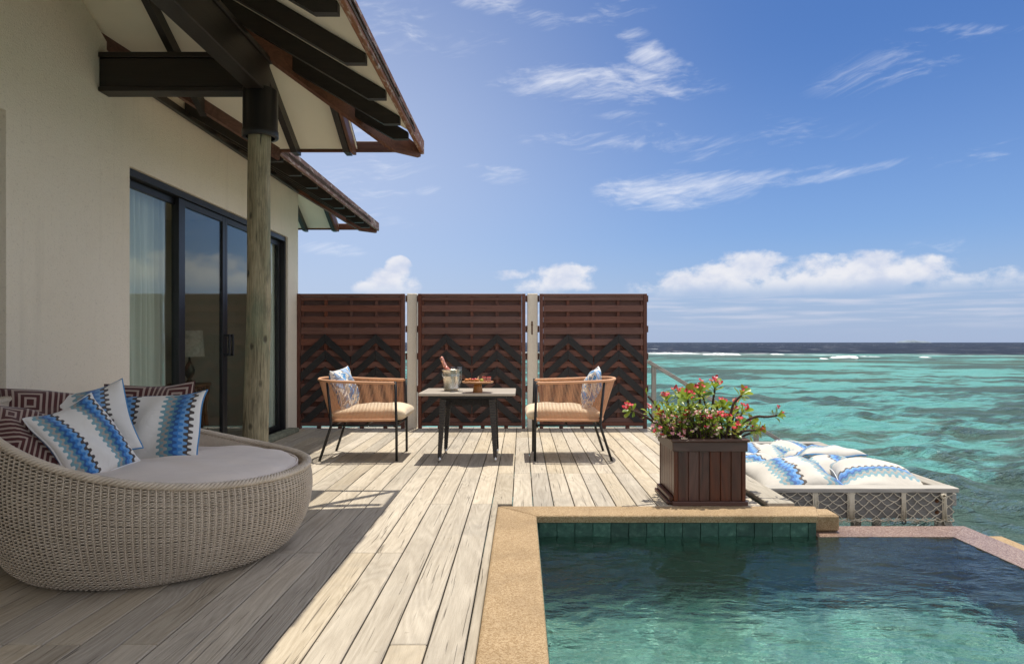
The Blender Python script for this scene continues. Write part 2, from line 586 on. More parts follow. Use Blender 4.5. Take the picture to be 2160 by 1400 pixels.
M['interior'] = plain('interior_wall_paint', (0.62, 0.55, 0.45), 0.8, var=0.03, scale=2.0)
M['blackframe'] = plain('black_powder_coat', (0.013, 0.013, 0.015), 0.38, var=0.05, bump=0.03, bscale=300)
M['blacksteel'] = plain('black_steel_tube', (0.012, 0.012, 0.013), 0.40, var=0.05, bump=0.04, bscale=260)
M['sleeve'] = plain('black_post_sleeve', (0.016, 0.015, 0.015), 0.35, var=0.2, scale=5, bump=0.06, bscale=30)
M['rope'] = plain('terracotta_rope', (0.66, 0.355, 0.20), 0.75, var=0.08, bump=0.3, bscale=500)
M['seatfab'] = plain('sand_cushion_fabric', (0.74, 0.60, 0.42), 0.9, var=0.04, scale=5, bump=0.12, bscale=420, sheen=0.2)
M['bedfab'] = plain('grey_mattress_fabric', (0.78, 0.69, 0.61), 0.9, var=0.05, scale=4, bump=0.12, bscale=420, sheen=0.2)
M['tabletop'] = plain('stone_composite', (0.52, 0.46, 0.385), 0.30, var=0.05, scale=30, bump=0.02, bscale=200)
M['rattan'] = plain('dark_rattan', (0.035, 0.029, 0.026), 0.45, var=0.3, scale=60)
M['steel'] = plain('brushed_steel', (0.62, 0.60, 0.57), 0.25, 1.0, var=0.05)
M['hammered'] = plain('hammered_steel', (0.74, 0.68, 0.56), 0.20, 1.0, var=0.05, bump=0.5, bscale=110)
M['pinkfoil'] = plain('pink_foil', (0.85, 0.40, 0.30), 0.30, 0.6, var=0.1, bump=0.25, bscale=80)
M['darkglass'] = plain('rose_wine_bottle', (0.50, 0.17, 0.12), 0.10, 0.0, var=0.05)
M['netrope'] = plain('natural_net_rope', (0.76, 0.68, 0.52), 0.85, var=0.1, bump=0.3, bscale=400)
M['rust'] = plain('rusty_iron', (0.16, 0.07, 0.03), 0.8, 0.2, var=0.4, scale=90, bump=0.3, bscale=200)
M['verd'] = plain('greyed_green_sill', (0.24, 0.25, 0.18), 0.8, var=0.2, scale=20, bump=0.2, bscale=90)
M['shade'] = plain('linen_lampshade', (0.62, 0.55, 0.46), 0.9, var=0.12, scale=24)
M['lampbase'] = plain('patinated_brass', (0.10, 0.09, 0.06), 0.4, 0.6, var=0.2)
M['hazy_island'] = plain('haze_tinted_trees', (0.20, 0.25, 0.30), 0.9, var=0.2, scale=0.05)  # distance haze is mixed into the colour of the trees
M['foam'] = plain('white_foam', (0.86, 0.88, 0.88), 0.9, var=0.05, scale=0.3)
M['soil'] = plain('potting_soil', (0.05, 0.035, 0.025), 0.95, var=0.3, scale=60, bump=0.6, bscale=60)
M['stem'] = plain('thorny_stem', (0.085, 0.045, 0.032), 0.8, var=0.3, scale=70, bump=0.5, bscale=150)
M['concrete'] = plain('grey_concrete', (0.36, 0.34, 0.30), 0.85, var=0.12, scale=6, bump=0.2, bscale=70)
M['greydoor'] = plain('grey_door_paint', (0.40, 0.38, 0.36), 0.6, var=0.03)
M['shingle'] = wood('dark_roof_shingle', (0.15, 0.10, 0.075), (0.06, 0.042, 0.032), 'X', 0.85, 1.5, 0.3, 0.5, 0.5, 0.2)


def mat_stucco():
    m, t, p, _ = new_mat('sand_float_stucco')
    co = t.tc()
    big = t.noise(co, 0.9, 4, 0.55)
    g = t.noise(co, 110.0, 5, 0.65)
    v = t.voronoi(co, 95.0)
    col = t.ramp(big, ((0.3, (0.83, 0.745, 0.60)), (0.7, (0.87, 0.795, 0.665))))
    pit = t.sstep(t.noise(co, 80.0, 3, 0.6), 0.42, 0.30)
    col = t.mix(t.m('MULTIPLY', pit, 0.28), col, (0.42, 0.36, 0.28))
    drip = t.noise(t.vm('MULTIPLY', co, (9.0, 9.0, 0.6)), 1.0, 4, 0.6)
    col = t.mix(t.m('MULTIPLY', t.sstep(drip, 0.52, 0.75), 0.16), col, (0.50, 0.44, 0.35))
    mot = t.noise(co, 4.5, 5, 0.65)
    col = t.mix(t.m('MULTIPLY', t.sstep(mot, 0.5, 0.75), 0.12), col, (0.62, 0.54, 0.44))
    t.put(p.inputs['Base Color'], col)
    p.inputs['Roughness'].default_value = 0.9
    p.inputs['Specular IOR Level'].default_value = 0.2
    h = t.m('ADD', t.m('MULTIPLY', g, 0.7), t.m('MULTIPLY', v, 0.5))
    t.put(p.inputs['Normal'], t.bump(h, 0.85, 0.006))
    return m


def mat_log():
    m, t, p, _ = new_mat('weathered_log')
    co = t.tc()
    v = t.vm('MULTIPLY', co, (1, 1, 0.06))
    f = t.noise(v, 120.0, 5, 0.65)
    md = t.noise(t.vm('MULTIPLY', co, (1, 1, 0.22)), 14.0, 4, 0.6, 0.8)
    big = t.noise(t.vm('MULTIPLY', co, (1, 1, 0.5)), 3.2, 4, 0.55)
    g = t.m('ADD', t.m('MULTIPLY', f, 0.5), t.m('MULTIPLY', md, 0.5))
    col = t.ramp(g, ((0.34, (0.10, 0.08, 0.045)), (0.5, (0.29, 0.25, 0.15)), (0.68, (0.50, 0.42, 0.275))))
    grn = t.sstep(big, 0.45, 0.68)
    col = t.mix(t.m('MULTIPLY', t.sstep(t.noise(t.vm('MULTIPLY', co, (1, 1, 0.4)), 9.0, 5, 0.65), 0.5, 0.66), 0.6), col, (0.10, 0.085, 0.055))
    col = t.mix(t.m('MULTIPLY', grn, 0.6), col, (0.17, 0.215, 0.13))
    crack = t.sstep(t.noise(v, 46.0, 2, 0.5, 0.4), 0.33, 0.27)
    col = t.mix(t.m('MULTIPLY', crack, 0.8), col, (0.03, 0.025, 0.018))
    kn = t.sstep(t.voronoi(t.vm('MULTIPLY', co, (1, 1, 0.6)), 9.0), 0.20, 0.06)
    col = t.mix(t.m('MULTIPLY', kn, 0.85), col, (0.035, 0.028, 0.018))
    t.put(p.inputs['Base Color'], col)
    p.inputs['Roughness'].default_value = 0.8
    h = t.m('SUBTRACT', t.m('MULTIPLY', f, 0.5), t.m('ADD', t.m('MULTIPLY', crack, 1.4), t.m('MULTIPLY', kn, 0.8)))
    t.put(p.inputs['Normal'], t.bump(h, 1.0, 0.014))
    return m


def mat_aggregate(name, a, b, c, rough=0.8, scale=210.0, bump=0.6):
    m, t, p, _ = new_mat(name)
    co = t.tc('Object')
    vc = t.voronoi(co, scale, out='Color')
    s_ = t.sep(vc)
    col = t.ramp(s_[0], ((0.0, a), (0.4, b), (0.8, c)))
    vd = t.voronoi(co, scale)
    big = t.noise(co, 2.6, 5, 0.6)
    col = t.mix(t.m('MULTIPLY', t.sstep(big, 0.42, 0.68), 0.34), col, tuple(x * 0.62 for x in a))
    t.put(p.inputs['Base Color'], col)
    p.inputs['Roughness'].default_value = rough
    h = t.m('SUBTRACT', 1.0, vd)
    t.put(p.inputs['Normal'], t.bump(h, bump, 0.004))
    return m


def mat_tile():
    m, t, p, _ = new_mat('green_stone_tile')
    co = t.tc()
    rnd = t.node('ShaderNodeObjectInfo').outputs['Random']
    v = t.vm('ADD', co, t.xyz(t.m('MULTIPLY', rnd, 50.0), 0.0, 0.0))
    n = t.noise(v, 22.0, 6, 0.65)
    n2 = t.noise(v, 160.0, 3, 0.6)
    col = t.ramp(n, ((0.3, (0.014, 0.042, 0.033)), (0.55, (0.034, 0.086, 0.064)), (0.75, (0.10, 0.175, 0.135))))
    hsv = t.node('ShaderNodeHueSaturation')
    t.put(hsv.inputs['Color'], col)
    t.put(hsv.inputs['Value'], t.m('ADD', 0.6, t.m('MULTIPLY', rnd, 0.8)))
    t.put(p.inputs['Base Color'], hsv.outputs[0])
    p.inputs['Roughness'].default_value = 0.5
    t.put(p.inputs['Normal'], t.bump(n2, 0.3, 0.004))
    return m


def mat_poolfloor():
    """mosaic of small green and pale glass-stone tiles"""
    m, t, p, _ = new_mat('pool_mosaic')
    co = t.tc()
    vc = t.sep(t.voronoi(t.vm('MULTIPLY', co, (1.0, 1.0, 1.0)), 22.0, out='Color'))
    col = t.ramp(vc[0], ((0.0, (0.12, 0.42, 0.32)), (0.35, (0.24, 0.60, 0.48)), (0.7, (0.40, 0.76, 0.63)), (1.0, (0.66, 0.88, 0.74))))
    big = t.noise(co, 3.0, 4, 0.6)
    col = t.mix(t.m('MULTIPLY', t.sstep(big, 0.4, 0.7), 0.4), col, (0.17, 0.36, 0.26))
    t.put(p.inputs['Base Color'], col)
    p.inputs['Roughness'].default_value = 0.6
    return m


def mat_water_pool():
    m, t, p, out = new_mat('pool_water')
    t.n.remove(p)
    g = t.node('ShaderNodeBsdfGlass')
    g.inputs['IOR'].default_value = 1.333
    g.inputs['Roughness'].default_value = 0.0
    g.inputs['Color'].default_value = (0.92, 1.0, 0.98, 1)
    co = t.tc()
    n1 = t.noise(t.vm('MULTIPLY', co, (0.55, 1.5, 1.0)), 17.0, 3, 0.55, 0.5)
    n2 = t.noise(t.vm('MULTIPLY', co, (0.6, 1.4, 1.0)), 46.0, 2, 0.5, 0.3)
    t.put(g.inputs['Normal'], t.bump(t.m('ADD', t.m('MULTIPLY', n1, 0.007), t.m('MULTIPLY', n2, 0.003)), 1.0, 1.0))
    t.l.new(g.outputs[0], out.inputs[0])
    return m


def thin_fresnel(t, k):
    ge = t.node('ShaderNodeNewGeometry')
    dn = t.node('ShaderNodeVectorMath', operation='DOT_PRODUCT')
    t.l.new(ge.outputs['Normal'], dn.inputs[0])
    t.l.new(ge.outputs['Incoming'], dn.inputs[1])
    c = t.m('ABSOLUTE', dn.outputs['Value'])
    return t.m('MULTIPLY', t.m('ADD', 0.04, t.m('MULTIPLY', 0.96, t.m('POWER', t.m('SUBTRACT', 1.0, c, clamp=True), 5.0))), k, clamp=True)


def mat_window():
    m, t, p, out = new_mat('window_glass')
    t.n.remove(p)
    gl = t.node('ShaderNodeBsdfGlossy')
    gl.inputs['Roughness'].default_value = 0.0
    gl.inputs['Color'].default_value = (0.95, 0.98, 0.97, 1)
    tr = t.node('ShaderNodeBsdfTransparent')
    tr.inputs['Color'].default_value = (0.93, 0.97, 0.94, 1)
    f = thin_fresnel(t, 1.1)
    t.l.new(t.shader_mix(f, tr.outputs[0], gl.outputs[0]), out.inputs[0])
    return m


def mat_clearglass():
    m, t, p, out = new_mat('clear_drinking_glass')
    t.n.remove(p)
    gl = t.node('ShaderNodeBsdfGlossy')
    gl.inputs['Roughness'].default_value = 0.02
    tr = t.node('ShaderNodeBsdfTransparent')
    tr.inputs['Color'].default_value = (0.90, 0.92, 0.92, 1)
    f = thin_fresnel(t, 2.6)
    t.l.new(t.shader_mix(f, tr.outputs[0], gl.outputs[0]), out.inputs[0])
    return m


def mat_curtain():
    m, t, p, out = new_mat('sheer_curtain')
    t.n.remove(p)
    d = t.node('ShaderNodeBsdfDiffuse')
    d.inputs['Color'].default_value = (0.93, 0.93, 0.87, 1)
    tl = t.node('ShaderNodeBsdfTranslucent')
    tl.inputs['Color'].default_value = (0.93, 0.93, 0.87, 1)
    t.l.new(t.shader_mix(0.35, d.outputs[0], tl.outputs[0]), out.inputs[0])
    return m


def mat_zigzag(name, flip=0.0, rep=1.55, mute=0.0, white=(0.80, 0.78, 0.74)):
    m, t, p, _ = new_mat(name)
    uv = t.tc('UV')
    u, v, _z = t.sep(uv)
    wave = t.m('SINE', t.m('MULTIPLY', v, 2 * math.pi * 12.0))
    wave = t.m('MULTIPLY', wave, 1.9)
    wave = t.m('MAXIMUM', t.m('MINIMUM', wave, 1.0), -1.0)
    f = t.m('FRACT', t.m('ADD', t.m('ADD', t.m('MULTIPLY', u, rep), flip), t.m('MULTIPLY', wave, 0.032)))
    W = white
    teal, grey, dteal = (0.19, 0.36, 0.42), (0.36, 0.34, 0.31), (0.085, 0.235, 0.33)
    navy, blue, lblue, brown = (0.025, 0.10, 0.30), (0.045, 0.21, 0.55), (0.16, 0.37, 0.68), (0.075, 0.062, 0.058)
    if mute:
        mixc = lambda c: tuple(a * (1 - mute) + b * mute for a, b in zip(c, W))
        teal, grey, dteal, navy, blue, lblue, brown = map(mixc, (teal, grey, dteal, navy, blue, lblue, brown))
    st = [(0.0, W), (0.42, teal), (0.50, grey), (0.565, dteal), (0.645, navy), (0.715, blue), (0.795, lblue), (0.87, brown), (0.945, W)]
    col = t.ramp(f, st, 'CONSTANT')
    wv = t.noise(uv, 420.0, 2, 0.5)
    col = t.mix(t.m('MULTIPLY', wv, 0.16), col, (0.55, 0.52, 0.48), 'MULTIPLY')
    t.put(p.inputs['Base Color'], col)
    p.inputs['Roughness'].default_value = 0.9
    p.inputs['Sheen Weight'].default_value = 0.2
    fold = t.noise(uv, 5.0, 3, 0.5, 0.6)
    t.put(p.inputs['Normal'], t.bump(t.m('ADD', t.m('MULTIPLY', wv, 0.05), fold), 0.35, 0.03))
    return m


def mat_maroon():
    m, t, p, _ = new_mat('maroon_key_fabric')
    uv = t.tc('UV')
    u, v, _z = t.sep(uv)
    def cell(a, n):
        return t.m('ABSOLUTE', t.m('SUBTRACT', t.m('FRACT', t.m('MULTIPLY', a, n)), 0.5))
    d = t.m('MAXIMUM', cell(u, 1.8), cell(t.m('ADD', v, 0.22), 1.5))
    f = t.m('FRACT', t.m('MULTIPLY', d, 9.5))
    ln = t.m('GREATER_THAN', f, 0.60)
    col = t.mix(ln, (0.075, 0.016, 0.016), (0.40, 0.31, 0.26))
    t.put(p.inputs['Base Color'], col)
    p.inputs['Roughness'].default_value = 0.85
    p.inputs['Sheen Weight'].default_value = 0.3
    t.put(p.inputs['Normal'], t.bump(t.m('ADD', t.noise(uv, 5.0, 3), t.m('MULTIPLY', t.noise(uv, 400.0, 2), 0.06)), 0.35, 0.03))
    return m


def mat_watercolour():
    m, t, p, _ = new_mat('marbled_blue_fabric')
    uv = t.tc('UV')
    n = t.noise(uv, 3.2, 5, 0.6, 1.6)
    u, v, _z = t.sep(uv)
    g = t.m('ADD', t.m('MULTIPLY', n, 1.3), t.m('MULTIPLY', t.m('SINE', t.m('MULTIPLY', u, 13.0)), 0.14))
    col = t.ramp(g, ((0.36, (0.045, 0.17, 0.42)), (0.50, (0.09, 0.30, 0.58)), (0.54, (0.72, 0.68, 0.58)), (0.66, (0.78, 0.74, 0.66)), (0.72, (0.10, 0.10, 0.13)), (0.78, (0.30, 0.42, 0.60))))
    t.put(p.inputs['Base Color'], col)
    p.inputs['Roughness'].default_value = 0.9
    t.put(p.inputs['Normal'], t.bump(t.noise(uv, 5.0, 3), 0.3, 0.03))
    return m


def mat_wicker():
    m, t, p, _ = new_mat('grey_wicker_strand')
    co = t.tc()
    n = t.noise(co, 9.0, 4, 0.6)
    n2 = t.noise(co, 170.0, 3, 0.6)
    col = t.ramp(n, ((0.3, (0.52, 0.44, 0.34)), (0.7, (0.68, 0.59, 0.475))))
    col = t.mix(t.m('MULTIPLY', t.sstep(n2, 0.45, 0.7), 0.35), col, (0.33, 0.275, 0.215))
    t.put(p.inputs['Base Color'], col)
    p.inputs['Roughness'].default_value = 0.55
    return m


def mat_leaf(name, a, b):
    m, t, p, out = new_mat(name)
    rnd = t.node('ShaderNodeObjectInfo').outputs['Random']
    n = t.noise(t.tc('Object'), 40.0, 3)
    f = t.m('ADD', t.m('MULTIPLY', rnd, 0.8), t.m('MULTIPLY', n, 0.25))
    col = t.ramp(f, ((0.1, a), (0.7, b), (0.95, (0.34, 0.20, 0.035))))
    t.put(p.inputs['Base Color'], col)
    p.inputs['Roughness'].default_value = 0.32
    tl = t.node('ShaderNodeBsdfTranslucent')
    t.put(tl.inputs['Color'], t.mix(0.5, col, (0.45, 0.50, 0.05)))
    t.l.new(t.shader_mix(0.40, p.outputs[0], tl.outputs[0]), out.inputs[0])
    return m


def mat_sea():
    """lagoon: pale sand and dark coral heads seen through the water, then the reef edge and the deep sea"""
    m, t, p, out = new_mat('sea_water')
    co = t.tc('Object')
    x, y, _z = t.sep(co)
    n0 = t.noise(co, 0.012, 4, 0.55)
    dist = t.m('ADD', t.m('ADD', y, t.m('MULTIPLY', x, 0.42)), t.m('MULTIPLY', t.m('SUBTRACT', n0, 0.5), 70.0))
    # coral heads: patches that show long and thin because one looks across them
    pv = t.vm('MULTIPLY', co, (0.55, 1.0, 1.0))
    big = t.noise(pv, 0.085, 4, 0.6, 0.1)
    midp = t.noise(pv, 0.27, 6, 0.68, 0.1)
    small = t.noise(pv, 1.6, 5, 0.66, 0.1)
    patch = t.m('ADD', t.m('MULTIPLY', big, 0.36), t.m('ADD', t.m('MULTIPLY', midp, 0.48), t.m('MULTIPLY', small, 0.16)))
    far_p = t.noise(t.vm('MULTIPLY', co, (0.45, 1.0, 1.0)), 0.045, 4, 0.6, 0.2)
    patch = t.m('ADD', patch, t.m('MULTIPLY', t.m('MULTIPLY', t.m('SUBTRACT', far_p, 0.5), 0.75), t.sstep(dist, 25.0, 80.0)))
    reefness = t.sstep(dist, 60.0, 150.0, 0.0, 0.04)
    near = t.sstep(t.m('ADD', y, t.m('MULTIPLY', x, -0.25)), 12.0, 4.0, 0.0, 0.10)
    pm = t.sstep(t.m('ADD', patch, t.m('ADD', reefness, near)), 0.455, 0.515)
    sand = t.ramp(midp, ((0.3, (0.12, 0.36, 0.335)), (0.7, (0.20, 0.50, 0.455))))
    coral = t.ramp(small, ((0.3, (0.042, 0.066, 0.060)), (0.7, (0.085, 0.112, 0.092))))
    olive = t.sstep(t.noise(co, 0.05, 3), 0.45, 0.6)
    coral = t.mix(t.m('MULTIPLY', olive, 0.5), coral, (0.095, 0.12, 0.075))
    lag = t.mix(t.m('MULTIPLY', pm, 0.88), sand, coral)
    deep = t.ramp(t.noise(t.vm('MULTIPLY', co, (0.16, 0.012, 1.0)), 1.0, 5, 0.7), ((0.35, (0.006, 0.011, 0.024)), (0.65, (0.040, 0.052, 0.078))))
    edge = t.sstep(t.m('ADD', dist, t.m('MULTIPLY', t.m('SUBTRACT', t.noise(t.vm('MULTIPLY', co, (0.05, 0.12, 1.0)), 1.0, 5, 0.65), 0.5), 60.0)), 178.0, 205.0)
    col = t.mix(edge, lag, deep)
    # white water at the reef edge and flecks beyond
    fz = t.m('MULTIPLY', t.sstep(dist, 150.0, 176.0), t.sstep(dist, 200.0, 184.0))
    fn = t.noise(t.vm('MULTIPLY', co, (0.10, 0.32, 1.0)), 1.0, 6, 0.65)
    wleft = t.sstep(x, 110.0, 10.0, 0.0, 0.10)
    foam = t.m('MULTIPLY', fz, t.sstep(t.m('ADD', fn, wleft), 0.55, 0.66))
    fleck = t.m('MULTIPLY', edge, t.sstep(t.noise(t.vm('MULTIPLY', co, (0.30, 0.022, 1.0)), 1.0, 3, 0.6), 0.64, 0.70))
    foam = t.m('MAXIMUM', foam, t.m('MULTIPLY', fleck, 0.75))
    col = t.mix(foam, col, (0.82, 0.84, 0.84))
    w1 = t.noise(t.vm('MULTIPLY', co, (0.7, 1.5, 1.0)), 1.5, 5, 0.62, 0.3)
    w1 = t.m('SUBTRACT', 1.0, t.m('ABSOLUTE', t.m('SUBTRACT', t.m('MULTIPLY', w1, 2.0), 1.0)))
    w0 = t.noise(t.vm('MULTIPLY', co, (0.6, 1.0, 1.0)), 0.07, 5, 0.66)
    w2 = t.noise(t.vm('MULTIPLY', co, (0.7, 1.3, 1.0)), 0.28, 4, 0.6)
    w3 = t.noise(t.vm('MULTIPLY', co, (0.8, 1.4, 1.0)), 5.0, 4, 0.6, 0.3)
    h = t.m('ADD', t.m('MULTIPLY', w3, 0.12), t.m('ADD', t.m('MULTIPLY', w1, 0.42), t.m('MULTIPLY', w2, 0.60)))
    h = t.m('ADD', h, t.m('MULTIPLY', t.m('MULTIPLY', w0, edge), 3.5))
    nrm = t.bump(h, 1.0, 1.0)
    t.n.remove(p)
    df = t.node('ShaderNodeBsdfDiffuse')
    t.put(df.inputs['Color'], col)
    t.put(df.inputs['Normal'], nrm)
    gl = t.node('ShaderNodeBsdfGlossy')
    gl.inputs['Roughness'].default_value = 0.06
    t.put(gl.inputs['Normal'], nrm)
    fr = t.node('ShaderNodeFresnel')
    fr.inputs['IOR'].default_value = 1.333
    t.put(fr.inputs['Normal'], nrm)
    # a ruffled sea never mirrors fully, however flat one looks at it: the waves face the viewer
    cap = t.m('SUBTRACT', 0.62, t.m('ADD', t.m('MULTIPLY', edge, 0.12), t.m('MULTIPLY', t.sstep(dist, 18.0, 110.0), 0.32)))
    f = t.m('MULTIPLY', t.m('MINIMUM', fr.outputs[0], cap), t.m('SUBTRACT', 1.0, foam))
    t.l.new(t.shader_mix(f, df.outputs[0], gl.outputs[0]), out.inputs[0])
    return m


M['stucco'] = mat_stucco()
M['log'] = mat_log()
M['coping'] = mat_aggregate('tan_pebble_coping', (0.25, 0.16, 0.075), (0.33, 0.22, 0.108), (0.45, 0.325, 0.19))
M['weir'] = mat_aggregate('red_pebble_weir', (0.14, 0.072, 0.05), (0.25, 0.155, 0.115), (0.38, 0.285, 0.22), 0.25, 240.0, 0.4)
M['tile'] = mat_tile()
M['poolfloor'] = mat_poolfloor()
M['poolwater'] = mat_water_pool()
M['window'] = mat_window()
M['clear'] = mat_clearglass()
M['curtain'] = mat_curtain()
M['zig_a'] = mat_zigzag('zigzag_fabric', 0.30, 1.75)
M['zig_b'] = mat_zigzag('zigzag_fabric_dimmed_for_sun', 0.10, 1.75, 0.06, (0.60, 0.565, 0.50))  # same fabric, whites darkened to offset the glare of direct sun
M['zig_c'] = mat_zigzag('zigzag_fabric_back', 0.62, 1.6, 0.05)
M['maroon'] = mat_maroon()
M['marble'] = mat_watercolour()
M['wicker'] = mat_wicker()
M['leaf'] = mat_leaf('fleshy_green_leaf', (0.08, 0.21, 0.022), (0.30, 0.40, 0.045))
M['leafsmall'] = mat_leaf('small_green_leaf', (0.16, 0.27, 0.03), (0.46, 0.46, 0.06))
M['flower_red'] = plain('red_flower', (0.62, 0.035, 0.05), 0.6, var=0.1)
M['flower_pink'] = plain('pink_flower', (0.74, 0.32, 0.34), 0.6, var=0.15)
M['flower_cream'] = plain('cream_flower', (0.80, 0.62, 0.48), 0.6, var=0.1)
M['sea'] = mat_sea()
M['piping_w'] = plain('white_piping', (0.78, 0.78, 0.78), 0.8, var=0.03)
M['piping_b'] = plain('blue_piping', (0.06, 0.24, 0.50), 0.8, var=0.05)
M['piping_m'] = plain('maroon_piping', (0.07, 0.018, 0.018), 0.8, var=0.05)

# ================================================================== the sea and the island
SEA_Z = -1.6


def build_sea():
    az = np.concatenate([np.arange(-180, -40, 7.0), np.arange(-40, -6, 1.0), np.arange(-6, 52, 0.085), np.arange(52, 66, 1.0), np.arange(66, 180, 7.0)])
    az = np.radians(az)
    r = [1.0]
    while r[-1] < 260:
        r.append(r[-1] * (1.25 if r[-1] < 6 else 1.0075))
    while r[-1] < 26000:
        r.append(r[-1] * 1.12)
    r = np.array(r)
    A, Rr = np.meshgrid(az, r, indexing='ij')
    X, Y = Rr * np.sin(A), Rr * np.cos(A)
    Z = np.zeros_like(X)
    dX = np.zeros_like(X)
    dY = np.zeros_like(X)
    g = np.random.default_rng(3)
    fade = np.clip((230 - Rr) / 160, 0, 1)
    step = Rr * 0.0078
    inview = ((A > math.radians(-7)) & (A < math.radians(53))).astype(float)
    for i in range(90):
        lam = 0.30 * (3.0 / 0.30) ** (g.random() ** 1.15)
        k = 2 * math.pi / lam
        th = math.radians(205) + g.normal(0, 0.48)        # running in from the open sea
        amp = 0.0078 * lam ** 0.72 * g.uniform(0.5, 1.3)
        ph = k * (X * math.cos(th) + Y * math.sin(th)) + g.uniform(0, 6.28)
        a = amp * fade * np.clip((lam / step - 2.5) / 3, 0, 1) * inview
        Z += a * np.sin(ph)
        dX += 0.8 * a * np.cos(ph) * math.cos(th)
        dY += 0.8 * a * np.cos(ph) * math.sin(th)
    # steep little crests
    Z = np.where(Z > 0, Z * 1.25, Z * 0.85)
    V = np.stack([X + dX, Y + dY, Z + 0], -1).reshape(-1, 3)
    na, nr = A.shape
    i, j = np.meshgrid(np.arange(na), np.arange(nr - 1), indexing='ij')
    i2 = (i + 1) % na
    F = np.stack([i * nr + j, i * nr + j + 1, i2 * nr + j + 1, i2 * nr + j], -1).reshape(-1, 4)
    me = bpy.data.meshes.new('sea')
    me.vertices.add(len(V))
    me.vertices.foreach_set('co', V.ravel())
    me.loops.add(F.size)
    me.loops.foreach_set('vertex_index', F[:, ::-1].ravel().astype(np.int32))
    me.polygons.add(len(F))
    me.polygons.foreach_set('loop_start', (np.arange(len(F)) * 4).astype(np.int32))
    me.update(calc_edges=True)
    me.polygons.foreach_set('use_smooth', np.ones(len(F), dtype=bool))
    me.materials.append(M['sea'])
    o = bpy.data.objects.new('sea', me)
    COL.objects.link(o)
    put(o, (0, 0, SEA_Z), None)
    tag(o, 'turquoise lagoon with dark coral patches and a reef edge', kind='structure')


build_sea()


def build_island():
    mb = MB()
    Yd = 5200.0
    n, k = 40, 7
    P = []
    x0, x1 = (1895 - 1100) / 1440 * Yd, (1960 - 1100) / 1440 * Yd
    for i in range(n + 1):
        s = i / n
        prof = max(0.06, (math.sin(math.pi * min(1, s * 1.25)) ** 0.4 if s < 0.8 else 0.75 * (1 - s) / 0.2 + 0.15)) * (1 + 0.12 * math.sin(i * 2.1) + 0.1 * math.sin(i * 0.7))
        row = []
        for j in range(k + 1):
            a = math.pi * j / k
            row.append((x0 + (x1 - x0) * s, Yd - 50 * math.cos(a), SEA_Z - 2 + (21.0 * prof) * math.sin(a)))
        P.append(row)
    mb.grid(P)
    ob('island', mb, M['hazy_island'], kind='structure', label='low wooded island on the far horizon', recalc=True)


build_island()


def build_surf():
    """breakers on the reef edge"""
    mb = MB()
    g = np.random.default_rng(11)

    def ridge(u0, u1, v, h, thick):
        Yd = 1440 * 2.7 / (v - 722)
        n = int(max(14, (u1 - u0) * 0.8))
        P = []
        for i in range(n + 1):
            s = i / n
            X = ((u0 + (u1 - u0) * s) - 1100) / 1440 * Yd
            e = math.sin(math.pi * s) ** 0.6
            hh = 0.6 * h * e * (0.65 + 0.6 * g.random())
            row = []
            for j in range(7):
                a = math.pi * j / 6
                row.append((X, Yd - thick * math.cos(a) * (0.7 + 0.5 * g.random()) + 1.5 * math.sin(i * 0.21), SEA_Z - 0.1 + hh * math.sin(a) * (0.75 + 0.4 * g.random())))
            P.append(row)
        mb.grid(P)
    ridge(1360, 1482, 745.5, 0.5, 2.2)
    ridge(1484, 1562, 748.0, 0.75, 2.5)
    ridge(1628, 1652, 747.5, 0.5, 2.0)
    ridge(1760, 1812, 755.0, 0.75, 2.0)
    ridge(1738, 1752, 757.0, 0.35, 1.4)
    ridge(1950, 1968, 754.0, 0.4, 1.4)
    ridge(1815, 1850, 752.0, 0.25, 1.6)
    ob('surf_foam', mb, M['foam'], kind='stuff', label='white surf breaking on the outer reef edge')


build_surf()

# ================================================================== the deck
GAP0, PITCH = -0.1988, 0.1403
BW = PITCH - 0.0065            # board width
deck = empty('deck', (0, 0, 0))
tag(deck, 'weathered grey timber deck of long planks', kind='structure')
JO = [2.49 + 1.085 * k for k in range(-5, 6)]     # joist lines where boards may meet


def zones(x0, x1):
    """stretches of Y that the deck covers between x0 and x1"""
    xm = (x0 + x1) / 2
    if xm > 1.83:
        return []
    if xm > -0.158:
        return [(4.55, 8.86)]
    return [(-3.0, 8.86)]


